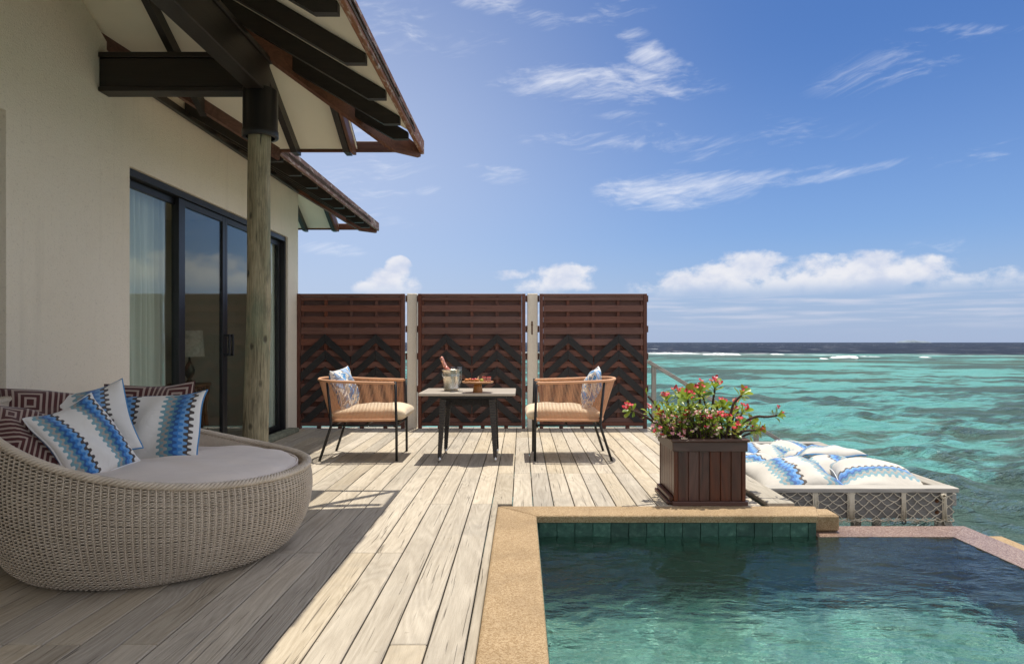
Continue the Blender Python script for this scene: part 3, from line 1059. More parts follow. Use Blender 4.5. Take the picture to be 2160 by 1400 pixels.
def build_deck():
    k = -20
    while True:
        x0 = GAP0 + k * PITCH
        k += 1
        if x0 > 1.62:
            break
        x1 = x0 + BW
        if x1 < -2.87:
            continue
        x0c = max(x0, -2.868)
        if x1 > 1.63:
            x1 = 1.632
        if x0c < -0.158 < x1 + 0.02:
            spans = [(-3.0, 4.55, x0c, -0.161), (4.55, 8.86, x0c, x1)]
            if x0c > -0.2:
                spans = [(-3.0, 4.66, x0c, -0.161), (4.664, 8.86, x0c, x1)]
        else:
            spans = [(a, b, x0c, x1) for a, b in zones(x0c, x1)]
        for a, b, xa, xb in spans:
            cuts = [a]
            q = random.randrange(0, 4)
            while q < len(JO):
                y = JO[q]
                if a + 0.5 < y < b - 0.5 and y - cuts[-1] > 0.9:
                    cuts.append(y)
                    q += random.choice((2, 3, 3, 4))
                else:
                    q += 1 if len(cuts) > 1 else random.choice((1, 2))
            cuts.append(b)
            for c0, c1 in zip(cuts[:-1], cuts[1:]):
                mb = MB()
                dz = random.uniform(-0.0012, 0.0012)
                mb.span(xa, xb, c0 + 0.0012, c1 - 0.0012, -0.030 + dz, dz, 0.0035)
                ob('plank', mb, M['deck'], deck)
    # joists below and the rim boards
    for y in JO:
        mb = MB()
        mb.span(-2.85, 1.60 if y > 4.6 else -0.2, y - 0.03, y + 0.03, -0.19, -0.033)
        ob('joist', mb, M['greywood_x'], deck)
    mb = MB()
    mb.span(-2.87, 1.83, 8.862, 8.89, -0.20, -0.002)
    ob('rim_board', mb, M['greywood_x'], deck)
    # cap board along the edge towards the net
    mb = MB()
    mb.span(1.645, 1.825, 4.56, 7.42, -0.005, 0.030, 0.005)
    ob('edge_board', mb, M['greywood_y'], deck)
    mb = MB()
    mb.span(1.80, 1.828, 4.56, 8.86, -0.22, -0.006)
    ob('rim_board', mb, M['greywood_y'], deck)
    mb = MB()
    mb.span(1.638, 1.828, 7.424, 8.86, -0.030, 0.0, 0.004)
    ob('plank', mb, M['deck'], deck)
    for (x, y) in ((-2.5, 8.6), (0, 8.6), (1.6, 8.6), (1.6, 6.2), (-2.5, 4), (-0.4, 4), (-0.4, 0.5), (-2.5, 0.5), (-0.6, 6.2)):
        mb = MB()
        mb.span(x - 0.07, x + 0.07, y - 0.07, y + 0.07, SEA_Z - 1.0, -0.192)
        ob('pile', mb, M['greywood_z'], deck)


build_deck()

# ================================================================== the pool
PW_Z = -0.124
pool = empty('pool', (0.0, 0.0, 0.0))
tag(pool, 'small green tiled infinity pool set into the deck', kind='structure')


def caustic(o):
    o.cycles.is_caustics_receiver = True
    return o


def build_pool():
    P0, P1, Q0, Q1, D = 0.0945, 2.715, -1.2, 4.315, -1.20
    def coping(pts):
        mb = MB()
        n = len(pts)
        o = 0.012
        def ring(inset, z):
            A = []
            for i in range(n):
                p0, p1, p2 = (Vector(pts[(i + k) % n]) for k in (-1, 0, 1))
                d0, d1 = (p1 - p0).normalized(), (p2 - p1).normalized()
                nn = Vector((-d0.y, d0.x)), Vector((-d1.y, d1.x))
                b = (nn[0] + nn[1])
                b = b / max(1e-6, b.dot(nn[0]))
                q = p1 + b * inset
                A.append((q.x, q.y, z))
            return A
        R0, R1, R2, R3 = ring(0, -0.034), ring(0, 0.002), ring(0.004, 0.008), ring(o, 0.0115)
        V = R0 + R1 + R2 + R3
        F = []
        for k in range(3):
            for i in range(n):
                j = (i + 1) % n
                F.append((k * n + i, k * n + j, (k + 1) * n + j, (k + 1) * n + i))
        F.append(tuple(range(3 * n, 4 * n)))
        F.append(tuple(range(n))[::-1])
        mb.add(V, F)
        return mb
    # left strip and far strip of the coping (mitred), with a little overhang over the tiles
    c1 = coping([(-0.158, -1.2), (0.0945, -1.2), (0.0945, 4.302), (-0.158, 4.552)])
    ob('coping', c1, M['coping'], pool, recalc=True)
    c2 = coping([(-0.156, 4.552), (0.0965, 4.302), (1.872, 4.302), (1.885, 4.33), (1.955, 4.53), (1.94, 4.552)])
    ob('coping', c2, M['coping'], pool, recalc=True)
    mb = MB()
    mb.span(1.865, 2.045, 4.385, 4.56, -0.115, -0.008, 0.012)
    ob('coping_end_block', mb, M['coping'], pool)
    # basin
    mb = MB()
    mb.span(P0 - 0.24, P1 + 0.22, Q0 - 0.25, Q1 + 0.225, D - 0.15, D, 0.002)
    caustic(ob('pool_floor', mb, M['poolfloor'], pool))
    mb = MB()
    mb.span(P0 - 0.235, P0 + 0.006, Q0 - 0.2, Q1 + 0.21, D + 0.002, -0.036, 0.002)
    caustic(ob('pool_wall', mb, M['tile'], pool))
    mb = MB()
    mb.span(P0 - 0.2, 1.86, Q1 + 0.012, Q1 + 0.20, D + 0.002, -0.036, 0.002)
    caustic(ob('pool_wall', mb, M['tile'], pool))
    mb = MB()
    mb.span(P0 + 0.008, P1, Q0 - 0.2, Q0, D + 0.002, -0.036, 0.002)
    caustic(ob('pool_wall', mb, M['tile'], pool))
    # stone tiles of the far wall, one by one, in four courses
    tw = 0.1134
    x = 0.1105 - tw
    zrows = [(-0.037, -0.137), (-0.139, -0.245), (-0.247, -0.353), (-0.355, -0.461), (-0.463, -0.569)]
    for r, (za, zb) in enumerate(zrows):
        for i in range(17):
            xa, xb = x + i * tw + 0.0012, x + (i + 1) * tw - 0.0012
            xa = max(xa, P0 + 0.008)
            xb = min(xb, 1.862)
            if xb - xa < 0.012:
                continue
            mb = MB()
            j = random.uniform(0, 0.003)
            mb.span(xa, xb, Q1 - 0.004 + j, Q1 + 0.010, zb, za, 0.0018)
            caustic(ob('tile', mb, M['tile'], pool))
    # overflow edges: pebble dashed, washed by the water
    def weir(pts, name='overflow_edge'):
        mb = MB()
        n = len(pts)
        V = [(a, b, D + 0.003) for a, b in pts] + [(a, b, PW_Z + 0.004) for a, b in pts]
        F = [(i, (i + 1) % n, n + (i + 1) % n, n + i) for i in range(n)] + [tuple(range(n, 2 * n)), tuple(range(n))[::-1]]
        mb.add(V, F)
        caustic(ob(name, mb, M['weir'], pool, recalc=True))
    weir([(1.864, 4.29), (2.715, 4.29), (2.945, 4.54), (1.864, 4.54)])
    weir([(2.715, -1.2), (2.945, -1.2), (2.945, 4.538), (2.715, 4.288)])
    # catch gutter outside
    mb = MB()
    mb.span(3.16, 3.32, -1.2, 4.72, -1.3, -0.235, 0.012)
    ob('gutter_wall', mb, M['coping'], pool)
    mb = MB()
    mb.span(2.947, 3.158, -1.2, 4.72, -1.3, -0.60, 0.004)
    ob('gutter', mb, M['weir'], pool)
    mb = MB()
    mb.span(2.0, 3.3, 4.545, 4.60, -1.3, -0.30, 0.006)
    ob('gutter_wall', mb, M['weir'], pool)
    for (xx, yy) in ((0.3, 0.5), (2.5, 0.5), (0.3, 4.2), (2.5, 4.2)):
        mb = MB()
        mb.span(xx - 0.12, xx + 0.12, yy - 0.12, yy + 0.12, SEA_Z - 1, D - 0.152)
        ob('pile', mb, M['concrete'], pool)
    # the water: small wind ripples
    n1, n2 = 340, 430
    xs = np.linspace(P0 + 0.004, P1 + 0.006, n1)
    ys = np.concatenate([np.linspace(Q0 + 0.001, 2.3, 150, endpoint=False), np.linspace(2.3, Q1 + 0.003, n2 - 150)])
    X, Y = np.meshgrid(xs, ys, indexing='ij')
    Z = np.zeros_like(X)
    g = np.random.default_rng(5)
    for i in range(60):
        lam = 0.058 * (0.34 / 0.058) ** (g.random() ** 0.85)
        k = 2 * math.pi / lam
        th = math.radians(98) + g.normal(0, 0.6)
        Z += 0.0038 * lam * g.uniform(0.4, 1.2) * np.sin(k * (X * math.cos(th) + Y * math.sin(th)) + g.uniform(0, 6.28))
    V = np.stack([X, Y, PW_Z + Z], -1).reshape(-1, 3)
    i, j = np.meshgrid(np.arange(n1 - 1), np.arange(n2 - 1), indexing='ij')
    F = np.stack([i * n2 + j, (i + 1) * n2 + j, (i + 1) * n2 + j + 1, i * n2 + j + 1], -1).reshape(-1, 4)
    me = bpy.data.meshes.new('pool_water')
    me.from_pydata(V.tolist(), [], F.tolist())
    me.polygons.foreach_set('use_smooth', np.ones(len(F), dtype=bool))
    me.materials.append(M['poolwater'])
    o = bpy.data.objects.new('pool_water', me)
    COL.objects.link(o)
    put(o, (0, 0, 0), None)
    tag(o, 'clear rippled water filling the green pool', kind='structure')
    o.cycles.is_caustics_caster = True


build_pool()

# ================================================================== the villa
villa = empty('villa', (-2.87, 4.5, 0))
tag(villa, 'cream stucco villa with dark rafters under a hipped shingle roof', 'villa')
WX = -2.87
PITCHR = 0.59
ZS0 = 2.695                      # soffit height at the rafter ends
XE1, YE1, XE2, YE2 = -0.86, 5.61, -2.04, 9.50


def z_e1(x, y): return ZS0 + PITCHR * (XE1 - x)
def z_n1(x, y): return ZS0 + PITCHR * (YE1 - y)
def z_e2(x, y): return ZS0 + PITCHR * (XE2 - x)
def z_n2(x, y): return ZS0 + PITCHR * (YE2 - y)


def cell_wall(ys, zs, solid, xf, xb, ztop=None):
    """a wall in the plane x = xf with openings; ys, zs are the grid lines and solid(i, j) says which cells are wall"""
    mb = MB()
    ny, nz = len(ys), len(zs)
    def zz(i, j):
        return ztop(ys[i]) if (ztop and j == nz - 1) else zs[j]
    V = [(xf, ys[i], zz(i, j)) for i in range(ny) for j in range(nz)] + [(xb, ys[i], zz(i, j)) for i in range(ny) for j in range(nz)]
    N = ny * nz
    ix = lambda i, j: i * nz + j
    F = []
    S = lambda i, j: 0 <= i < ny - 1 and 0 <= j < nz - 1 and solid(i, j)
    for i in range(ny - 1):
        for j in range(nz - 1):
            if not S(i, j):
                continue
            a, b, c, d = ix(i, j), ix(i + 1, j), ix(i + 1, j + 1), ix(i, j + 1)
            F.append((a, b, c, d))
            F.append((N + d, N + c, N + b, N + a))
            if not S(i - 1, j): F.append((a, d, N + d, N + a))
            if not S(i + 1, j): F.append((b, N + b, N + c, c))
            if not S(i, j - 1): F.append((a, N + a, N + b, b))
            if not S(i, j + 1): F.append((d, c, N + c, N + d))
    mb.add(V, F)
    return mb


def build_villa_walls():
    ys = [-3.2, 2.6, 3.802, 5.0, 8.385, 8.77]
    ys2 = sorted(ys + [3.55, 4.745])
    def top(y):
        if y <= 3.55: return 3.86
        if y <= 4.745: return 3.86 + (y - 3.55) / (4.745 - 3.55) * (3.165 - 3.86)
        return 3.165
    zs = [-0.25, 0.0, 2.392, 3.0]
    def solid(i, j):
        ym = (ys2[i] + ys2[i + 1]) / 2
        if j == 1 and (2.6 < ym < 3.802 or 5.0 < ym < 8.385):
            return False
        return True
    mb = cell_wall(ys2, zs, solid, WX, WX - 0.24, top)
    ob('wall', mb, M['stucco'], villa, recalc=True)
    mb = MB()
    mb.span(-7.0, WX - 0.242, 8.55, 8.772, -0.25, 3.15, 0.003)
    ob('wall', mb, M['stucco'], villa)
    # room behind the sliding doors
    mb = MB()
    mb.span(-7.0, WX - 0.245, 4.0, 8.545, -0.06, -0.004, 0.0)
    ob('room_floor', mb, M['floorwood'], villa)
    mb = MB()
    mb.span(-7.1, WX - 0.245, 3.9, 8.548, 2.62, 2.70, 0.0)
    ob('room_ceiling', mb, M['interior'], villa)
    mb = MB()
    mb.span(-7.1, -7.0, 4.0, 8.545, -0.004, 2.62, 0.0)
    ob('room_wall', mb, M['interior'], villa)
    mb = MB()
    mb.span(-7.0, WX - 0.245, 3.9, 4.0, -0.004, 2.62, 0.0)
    ob('room_wall', mb, M['interior'], villa)
    mb = MB()
    mb.span(-7.0, WX - 0.245, 8.52, 8.546, -0.003, 2.62, 0.0)
    ob('room_wall', mb, M['interior'], villa)
    # closed door of the opening nearest the viewer
    mb = MB()
    mb.span(WX - 0.22, WX - 0.17, 2.61, 3.795, 0.0, 2.385, 0.004)
    ob('side_door', mb, M['greydoor'], villa)
    # sill board along the foot of the wall
    mb = MB()
    mb.span(WX + 0.003, WX + 0.13, 6.9, 8.42, 0.002, 0.052, 0.006)
    ob('door_sill', mb, M['verd'], villa)


build_villa_walls()


def build_sliding_door():
    d = empty('sliding_door', (WX - 0.06, 6.7, 0.0), villa)
    xf = WX - 0.022            # outer face of the frame
    y0, y1, zt = 5.004, 8.381, 2.388
    def bar(name, xa, xb, ya, yb, za, zb, par=d):
        mb = MB()
        mb.span(xa, xb, ya, yb, za, zb, 0.002)
        return ob(name, mb, M['blackframe'], par)
    bar('head_rail', xf - 0.12, xf, y0, y1, zt - 0.055, zt)
    bar('bottom_track', xf - 0.12, xf + 0.012, y0, y1, 0.003, 0.032)
    bar('jamb', xf - 0.12, xf, y0, y0 + 0.035, 0.034, zt - 0.057)
    bar('jamb', xf - 0.12, xf, y1 - 0.036, y1, 0.034, zt - 0.057)
    # four leaves: two fixed behind, two sliding in front, meeting in the middle
    leaves = [(5.042, 5.875, -0.078), (5.80, 6.70, -0.035), (6.706, 7.60, -0.035), (7.53, 8.342, -0.078)]
    for k, (a, b, dx) in enumerate(leaves):
        xm = xf + dx
        lf = empty('door_leaf', (xm, (a + b) / 2, 0.04), d)
        s = 0.05
        wl = 0.105 if k == 1 else s
        s = 0.034 if k == 3 else s
        bar('stile', xm - 0.018, xm + 0.018, a, a + wl, 0.036, zt - 0.059, lf)
        bar('stile', xm - 0.018, xm + 0.018, b - s, b, 0.036, zt - 0.059, lf)
        bar('rail', xm - 0.017, xm + 0.017, a + wl + .001, b - s - .001, zt - 0.115, zt - 0.06, lf)
        bar('rail', xm - 0.017, xm + 0.017, a + wl + .001, b - s - .001, 0.037, 0.10, lf)
        mb = MB()
        mb.span(xm - 0.003, xm + 0.003, a + wl - 0.004, b - s + 0.004, 0.095, zt - 0.11, 0.0)
        ob('glass_pane', mb, M['window'], lf)
        if k in (1, 2):
            yc = b - s / 2 - 0.01 if k == 1 else a + wl / 2 + 0.01
            sy = -1 if k == 1 else 1
            mb = MB()
            xo = xm + 0.02
            z0, z1 = 0.98, 1.17
            for z in (z0, z1):
                mb.span(xo, xo + 0.055, yc - 0.011, yc + 0.011, z - 0.011, z + 0.011, 0.003)
            mb.span(xo + 0.045, xo + 0.066, yc - 0.012, yc + 0.012, z0 - 0.012, z1 + 0.012, 0.004)
            ob('handle', mb, M['blackframe'], lf)


build_sliding_door()


def build_roof():
    def slab(name, poly, zf, t0, t1, mat, rnd=0.0):
        mb = MB()
        n = len(poly)
        V = [(x, y, zf(x, y) + t0) for x, y in poly] + [(x, y, zf(x, y) + t1) for x, y in poly]
        F = [(i, (i + 1) % n, n + (i + 1) % n, n + i) for i in range(n)] + [tuple(range(n)), tuple(range(n, 2 * n))]
        mb.add(V, F)
        return ob(name, mb, mat, villa, recalc=True)
    planes = [
        ('e1', z_e1, [(-0.845, -3.2), (-0.845, 5.12), (-1.35, 5.12), (-4.5, 1.965), (-4.5, -3.2)]),
        ('n1', z_n1, [(-1.352, 5.122), (-1.352, 5.618), (-2.0, 5.618), (-4.5, 3.118), (-4.5, 1.967)]),
        ('e2', z_e2, [(-2.025, 5.64), (-2.025, 9.0), (-2.54, 9.0), (-4.5, 7.04), (-4.5, 3.165)]),
        ('n2', z_n2, [(-2.542, 9.002), (-2.542, 9.51), (-7.2, 9.51), (-6.4, 7.042), (-4.5, 7.042)]),
    ]
    for nm, zf, poly in planes:
        slab('soffit_panel', poly, zf, 0.0, 0.018, M['soffit'])
        cov = poly
        if nm == 'e1':
            cov = [(-0.80, -3.2), (-0.80, 5.14)] + poly[2:]
        if nm == 'e2':
            cov = [(-1.985, 5.64), (-1.985, 9.02)] + poly[2:]
        slab('roof_covering', cov, zf, 0.020, 0.040, M['shingle'])
    # a course of shingles along each eave, one by one
    def course(xe, y0, y1, zf, w=0.155):
        y = y0
        while y < y1 - 0.03:
            ww = min(w * random.uniform(0.75, 1.2), y1 - y)
            mb = MB()
            lip = random.uniform(-0.004, 0.009)
            a, b = xe + lip, xe - 0.22
            dz = random.uniform(0.0, 0.006)
            th = random.uniform(0.006, 0.011)
            q = [(a, zf(a, 0) + 0.042 + dz), (a, zf(a, 0) + 0.042 + th + dz), (b, zf(b, 0) + 0.046 + th + dz), (b, zf(b, 0) + 0.042 + dz)]
            mb.prism(q, lambda u, v, ww_: (u, ww_, v), y + 0.003, y + ww - 0.003)
            ob('shingle', mb, M['shingle'], villa, recalc=True)
            y += ww
    course(-0.797, 1.2, 5.14, z_e1)
    course(-1.982, 5.66, 9.02, z_e2)
    # fascia boards
    def bar(name, xa, xb, ya, yb, za, zb, mat, ch=0.004):
        mb = MB()
        mb.span(xa, xb, ya, yb, za, zb, ch)
        return ob(name, mb, mat, villa)
    bar('fascia_board', -0.838, -0.806, -3.2, 5.655, 2.655, 2.768, M['fascia'])
    bar('fascia_board', -2.022, -1.990, 5.66, 9.545, 2.655, 2.768, M['fascia'])
    bar('eave_board', -1.988, -0.840, 5.620, 5.648, 2.668, 2.755, M['redwood_x'])
    bar('eave_board', -7.0, -2.024, 9.510, 9.538, 2.668, 2.755, M['redwood_x'])
    # rafters running up from the long eaves
    def prof(d0, d1, dep=0.122):
        b = lambda d: ZS0 + PITCHR * d - 0.003
        pts = []
        if d0 <= 0.001:
            pts = [(0.0, 2.640), (0.0, b(0)), (d1, b(d1)), (d1, b(d1) - dep), (0.112, 2.640)]
        else:
            pts = [(d0, b(d0) - dep), (d0, b(d0)), (d1, b(d1)), (d1, b(d1) - dep)]
        return pts
    w = 0.047
    def raft(axis, e, c, d0, d1, mat, nm='rafter', ww=w):
        if d1 - d0 < 0.1:
            return
        mb = MB()
        if axis == 'x':
            mb.prism(prof(d0, d1), lambda d, z, q: (e - d, q, z), c - ww / 2, c + ww / 2)
        else:
            mb.prism(prof(d0, d1), lambda d, z, q: (q, e - d, z), c - ww / 2, c + ww / 2)
        ob(nm, mb, mat, villa, recalc=True)
    for y in (0.48, 1.03, 1.58, 2.12, 2.66, 3.21, 3.785, 4.335, 4.835, 5.19):
        raft('x', XE1, y, 0.0, min(3.3, 5.61 - y - 0.02), M['darkbeam_x'])
    for y in (5.83, 6.32, 6.83, 7.34, 7.85, 8.36, 8.80, 9.17):
        raft('x', XE2, y, max(0.0, 5.68 - y), min(0.825 if y < 8.7 else 2.0, YE2 - y - 0.02), M['darkbeam_x'])
    for x, hi in ((-1.42, 0.56), (-1.845, 0.98), (-2.43, 1.54)):
        raft('y', YE1 + 0.035, x, max(0.0, -2.0 - x), hi, M['darkbeam_y'])
    raft('y', YE1 + 0.01, -1.372, 0.0, 0.52, M['redwood_y'], 'verge_rafter', 0.026)
    for x, hi in ((-2.60, 0.56), (-3.0, 0.96), (-3.6, 1.5), (-4.2, 2.0)):
        raft('y', YE2 + 0.035, x, 0.0, hi, M['darkbeam_y'])
    raft('y', YE2 + 0.01, -2.552, 0.0, 0.52, M['redwood_y'], 'verge_rafter', 0.026)
    # hips and valleys
    def slope(name, p0, d, L, mat, dep=0.15, ww=0.042, drop=0.0):
        s = PITCHR / math.sqrt(2)
        hx, hy = d[0] / math.sqrt(2), d[1] / math.sqrt(2)
        x0, y0, z0 = p0
        pts = [(0, z0), (0, z0 - dep), (0.10, z0 - dep), (L, z0 + s * L - dep), (L, z0 + s * L)]
        pts[2] = (0.10, z0 + s * 0.10 - dep)
        mb = MB()
        nx, ny = -hy, hx
        mb.prism(pts, lambda u, v, q: (x0 + hx * u + nx * q, y0 + hy * u + ny * q, v), -ww / 2, ww / 2)
        ob(name, mb, mat, villa, recalc=True)
    def hip(x0, y0, L):
        r2 = math.sqrt(2)
        pts = [(0, 2.70), (0, 2.622), (0.18 * r2, 2.622), (L, 2.622 + PITCHR * (L / r2 - 0.18)), (L, 2.692 + PITCHR * L / r2)]
        mb = MB()
        h = 1 / r2
        mb.prism(pts, lambda u, v, q: (x0 - h * u + h * q, y0 - h * u - h * q, v), -0.022, 0.022)
        ob('hip_rafter', mb, M['redwood_y'], villa, recalc=True)
    hip(-0.842, 5.618, 3.2)
    hip(-2.026, 9.508, 2.6)
    slope('valley_rafter', (-2.0, 5.622, 2.705), (-1, -1), 1.4, M['redwood_y'], 0.105)
    # wall plate under the rafters of the far eave
    bar('wall_plate', WX + 0.003, WX + 0.045, 4.80, 8.768, 3.00, 3.055, M['darkbeam_y'])


build_roof()


def build_porch():
    # beams of I section: web with a lip along the top and bottom
    b1 = empty('porch_beam', (-2.3, 4.68, 2.93), villa)
    def bar(name, xa, xb, ya, yb, za, zb, mat, par):
        mb = MB()
        mb.span(xa, xb, ya, yb, za, zb, 0.004)
        ob(name, mb, mat, par)
    bar('web', -2.868, -1.852, 4.635, 4.725, 2.832, 3.03, M['darkbeam_x'], b1)
    bar('flange', -2.868, -1.852, 4.62, 4.74, 3.031, 3.066, M['darkbeam_x'], b1)
    bar('flange', -2.868, -1.852, 4.62, 4.74, 2.80, 2.831, M['darkbeam_x'], b1)
    b2 = empty('porch_beam', (-1.79, 1.0, 2.93), villa)
    bar('web', -1.835, -1.745, -3.2, 4.735, 2.832, 3.03, M['darkbeam_y'], b2)
    bar('flange', -1.85, -1.73, -3.2, 4.75, 3.031, 3.068, M['darkbeam_y'], b2)
    bar('flange', -1.85, -1.73, -3.2, 4.75, 2.80, 2.831, M['darkbeam_y'], b2)
    # peeled log post, a little crooked, standing in a dark sleeve at the top
    post = empty('log_post', (-1.81, 4.68, 0.0), villa)
    mb = MB()
    n, k = 48, 28
    P = []
    g = np.random.default_rng(2)
    for j in range(k):
        row = []
        a = 2 * math.pi * j / k
        for i in range(n + 1):
            s = i / n
            z = 2.56 * s
            cx = -1.842 + 0.052 * s + 0.012 * math.sin(3.2 * s + 0.5)
            r = 0.0765 + 0.004 * (1 - s) + 0.004 * math.sin(5 * s + 2 * a) + 0.0025 * math.sin(11 * s + 3 * a + 1) + 0.0022 * math.sin(7 * a) * math.sin(2.1 * s)
            row.append((cx + r * math.cos(a), 4.68 + r * math.sin(a), z))
        P.append(row)
    mb.grid(P, wrap_u=True)
    ob('log', mb, M['log'], post, recalc=True)
    mb = MB()
    mb.lathe([(0.094, 2.50), (0.116, 2.50), (0.119, 2.505), (0.119, 2.545), (0.1145, 2.552), (0.1145, 2.82), (0.1125, 2.828), (0.02, 2.829)], (-1.79, 4.68, 0), 40, cap=(False, True))
    ob('sleeve', mb, M['sleeve'], post)


build_porch()

# ================================================================== the privacy fence
def fence_panel(x0, label):
    W, Hh, yf = 1.372, 1.722, 8.715          # yf: front face of the frame
    root = empty('fence_panel', (x0 + W / 2, 8.75, 0.0))
    tag(root, label, 'fence panel', 'slatted screen panels along the far edge of the deck')
    def piece(name, xa, xb, ya, yb, za, zb, mat):
        mb = MB()
        mb.span(xa, xb, ya, yb, za, zb, 0.003)
        return ob(name, mb, mat, root)
    zb = 0.035
    piece('stile', x0, x0 + 0.045, yf, yf + 0.074, 0.0, Hh, M['fence_z'])
    piece('stile', x0 + W - 0.045, x0 + W, yf, yf + 0.074, 0.0, Hh, M['fence_z'])
    piece('rail', x0 + 0.046, x0 + W - 0.046, yf + 0.001, yf + 0.073, Hh - 0.036, Hh - 0.001, M['fence_x'])
    piece('rail', x0 + 0.046, x0 + W - 0.046, yf + 0.001, yf + 0.073, zb, zb + 0.045, M['fence_x'])
    xa, xb = x0 + 0.047, x0 + W - 0.047
    for dx in (0.017, 0.363, 0.686, 1.009, 1.355):
        piece('batten', x0 + dx - 0.020 if dx not in (0.017, 1.355) else (xa + 0.001 if dx < 1 else xb - 0.029), x0 + dx + 0.020 if dx not in (0.017, 1.355) else (xa + 0.029 if dx < 1 else xb - 0.001),
              yf + 0.0225, yf + 0.0545, zb + 0.046, Hh - 0.037, M['fence_z'])
    z = Hh - 0.040
    first = True
    while z > zb + 0.06:
        h = 0.047 if first else 0.083
        lo = max(z - h, zb + 0.046)
        piece('slat', xa, xb, yf + 0.006, yf + 0.021, lo, z, M['fence_x'])
        # slat behind, filling the space below
        b0, b1 = lo - 0.072, lo + 0.012
        if b1 > zb + 0.07:
            piece('back_slat', xa, xb, yf + 0.0565, yf + 0.0705, max(b0, zb + 0.047), b1, M['fence_x'])
        z = lo - 0.0605
        first = False
    # black chevrons
    def arm(xc, zt, side, lim, nm='chevron_board'):
        dx, hv = lim, 0.112
        sl_ = 0.915
        th = math.atan(sl_)
        mb = MB()
        q = [(0.0015, 0.0), (dx, -dx * sl_), (dx, -dx * sl_ - hv), (0.0015, -hv)]
        if q[2][1] + zt < zb + 0.05:
            k = (zt - hv - zb - 0.05) / sl_
            if k < 0.05:
                return
            e = min(dx, (zt - zb - 0.05) / sl_)
            q = [(0.0015, 0.0), (e, -e * sl_), (e, max(-e * sl_ - hv, zb + 0.05 - zt)), (k, -k * sl_ - hv), (0.0015, -hv)]
        y0 = yf - 0.012
        # built level and turned, so that the grain runs along the board
        c, s_ = math.cos(th), math.sin(th)
        o2 = Vector((xc + side * dx / 2, y0, zt - dx * sl_ / 2 - hv / 2))
        def fn(u, v, w):
            X, Z = side * u - (o2.x - xc), v + zt - o2.z
            a = side * th
            return (X * math.cos(a) - Z * math.sin(a), w, X * math.sin(a) + Z * math.cos(a))
        mb.prism(q, fn, 0.0, 0.017)
        me_o = ob(nm, mb, M['chevron'], root, recalc=True, center=False)
        me_o.location = o2 - WL[root.name]
        me_o.rotation_euler = (0, side * th, 0)
    for xc, l, r in ((x0 + 0.363, 0.312, 0.318), (x0 + 1.009, 0.312, 0.312)):
        for k in range(6):
            zt = 1.205 - k * 0.2065
            if zt < 0.25:
                break
            arm(xc, zt, -1, l)
            arm(xc, zt, 1, r)
    # little feet under the frame
    for dx in (0.25, 0.52, 0.80, 1.10):
        piece('foot', x0 + dx, x0 + dx + 0.05, yf + 0.012, yf + 0.05, 0.0, zb - 0.001, M['fence_z'])
    # blocks that tie the frame to the posts
    for zz in (1.62, 1.23, 0.88, 0.46):
        piece('cleat', x0 - 0.030, x0 - 0.001, yf + 0.075, yf + 0.10, zz, zz + 0.085, M['fence_x'])
        piece('cleat', x0 + W + 0.001, x0 + W + 0.030, yf + 0.075, yf + 0.10, zz, zz + 0.085, M['fence_x'])


fence_panel(-2.868, 'dark slatted screen panel with black chevrons, joined to the villa wall')
fence_panel(-1.322, 'dark slatted screen panel with black chevrons, between the two white posts')
fence_panel(0.232, 'dark slatted screen panel with black chevrons, at the open sea end')


def pillar(x0, x1, label, slot=False):
    root = empty('pillar', ((x0 + x1) / 2, 8.83, 0))
    tag(root, label, 'post', 'white posts between the screen panels')
    mb = MB()
    mb.span(x0, x1, 8.765, 8.90, -0.3, 1.728, 0.006)
    ob('shaft', mb, M['stucco'], root)
    if slot:
        # rusty keep of an old latch with its keyhole
        mb = MB()
        xc = (x0 + x1) / 2 - 0.006
        mb.span(xc - 0.009, xc + 0.009, 8.760, 8.7645, 1.20, 1.37, 0.001)
        p = ob('latch_plate', mb, M['rust'], root)
        mb = MB()
        mb.lathe([(0.013, 0.0), (0.013, 0.006), (0.006, 0.006), (0.006, 0.002)], (xc, 8.7595, 1.325), 14, Matrix.Rotation(R(90), 3, 'X').to_4x4())
        ob('keyhole', mb, M['rust'], p)


pillar(-1.470, -1.345, 'white stucco post between first and second screen panels')
pillar(0.075, 0.208, 'white stucco post with a rusty latch plate', True)


# ================================================================== handrail of the steps into the lagoon
def build_stairs():
    root = empty('stair_railing', (1.65, 8.65, 0))
    tag(root, 'grey timber handrail of steps leading down to the lagoon', 'handrail')
    sl_ = -0.60
    def pst(x, zt):
        mb = MB()
        mb.span(x - 0.027, x + 0.027, 8.60, 8.655, SEA_Z - 0.8, zt, 0.004)
        ob('post', mb, M['greywood_z'], root)
    pst(1.672, 0.815)
    pst(2.965, 0.02)
    mb = MB()
    mb.beam((1.60, 8.628, 0.86), (3.55, 8.628, 0.86 + sl_ * 1.95), 0.085, 0.042)
    ob('handrail', mb, M['greywood_x'], root)
    st = empty('stair', (2.4, 8.1, -0.8))
    tag(st, 'timber steps going down from the deck into the water', 'steps')
    mb = MB()
    mb.beam((1.84, 8.53, -0.13), (4.0, 8.53, -0.13 + sl_ * 2.16), 0.045, 0.20)
    ob('stringer', mb, M['greywood_x'], st)
    mb = MB()
    mb.beam((1.84, 7.60, -0.13), (4.0, 7.60, -0.13 + sl_ * 2.16), 0.045, 0.20)
    ob('stringer', mb, M['greywood_x'], st)
    for k in range(7):
        mb = MB()
        x = 1.98 + 0.3 * k
        mb.span(x - 0.13, x + 0.13, 7.625, 8.505, -0.18 - 0.18 * k - 0.03, -0.18 - 0.18 * k, 0.004)
        ob('tread', mb, M['greywood_y'], st)


build_stairs()


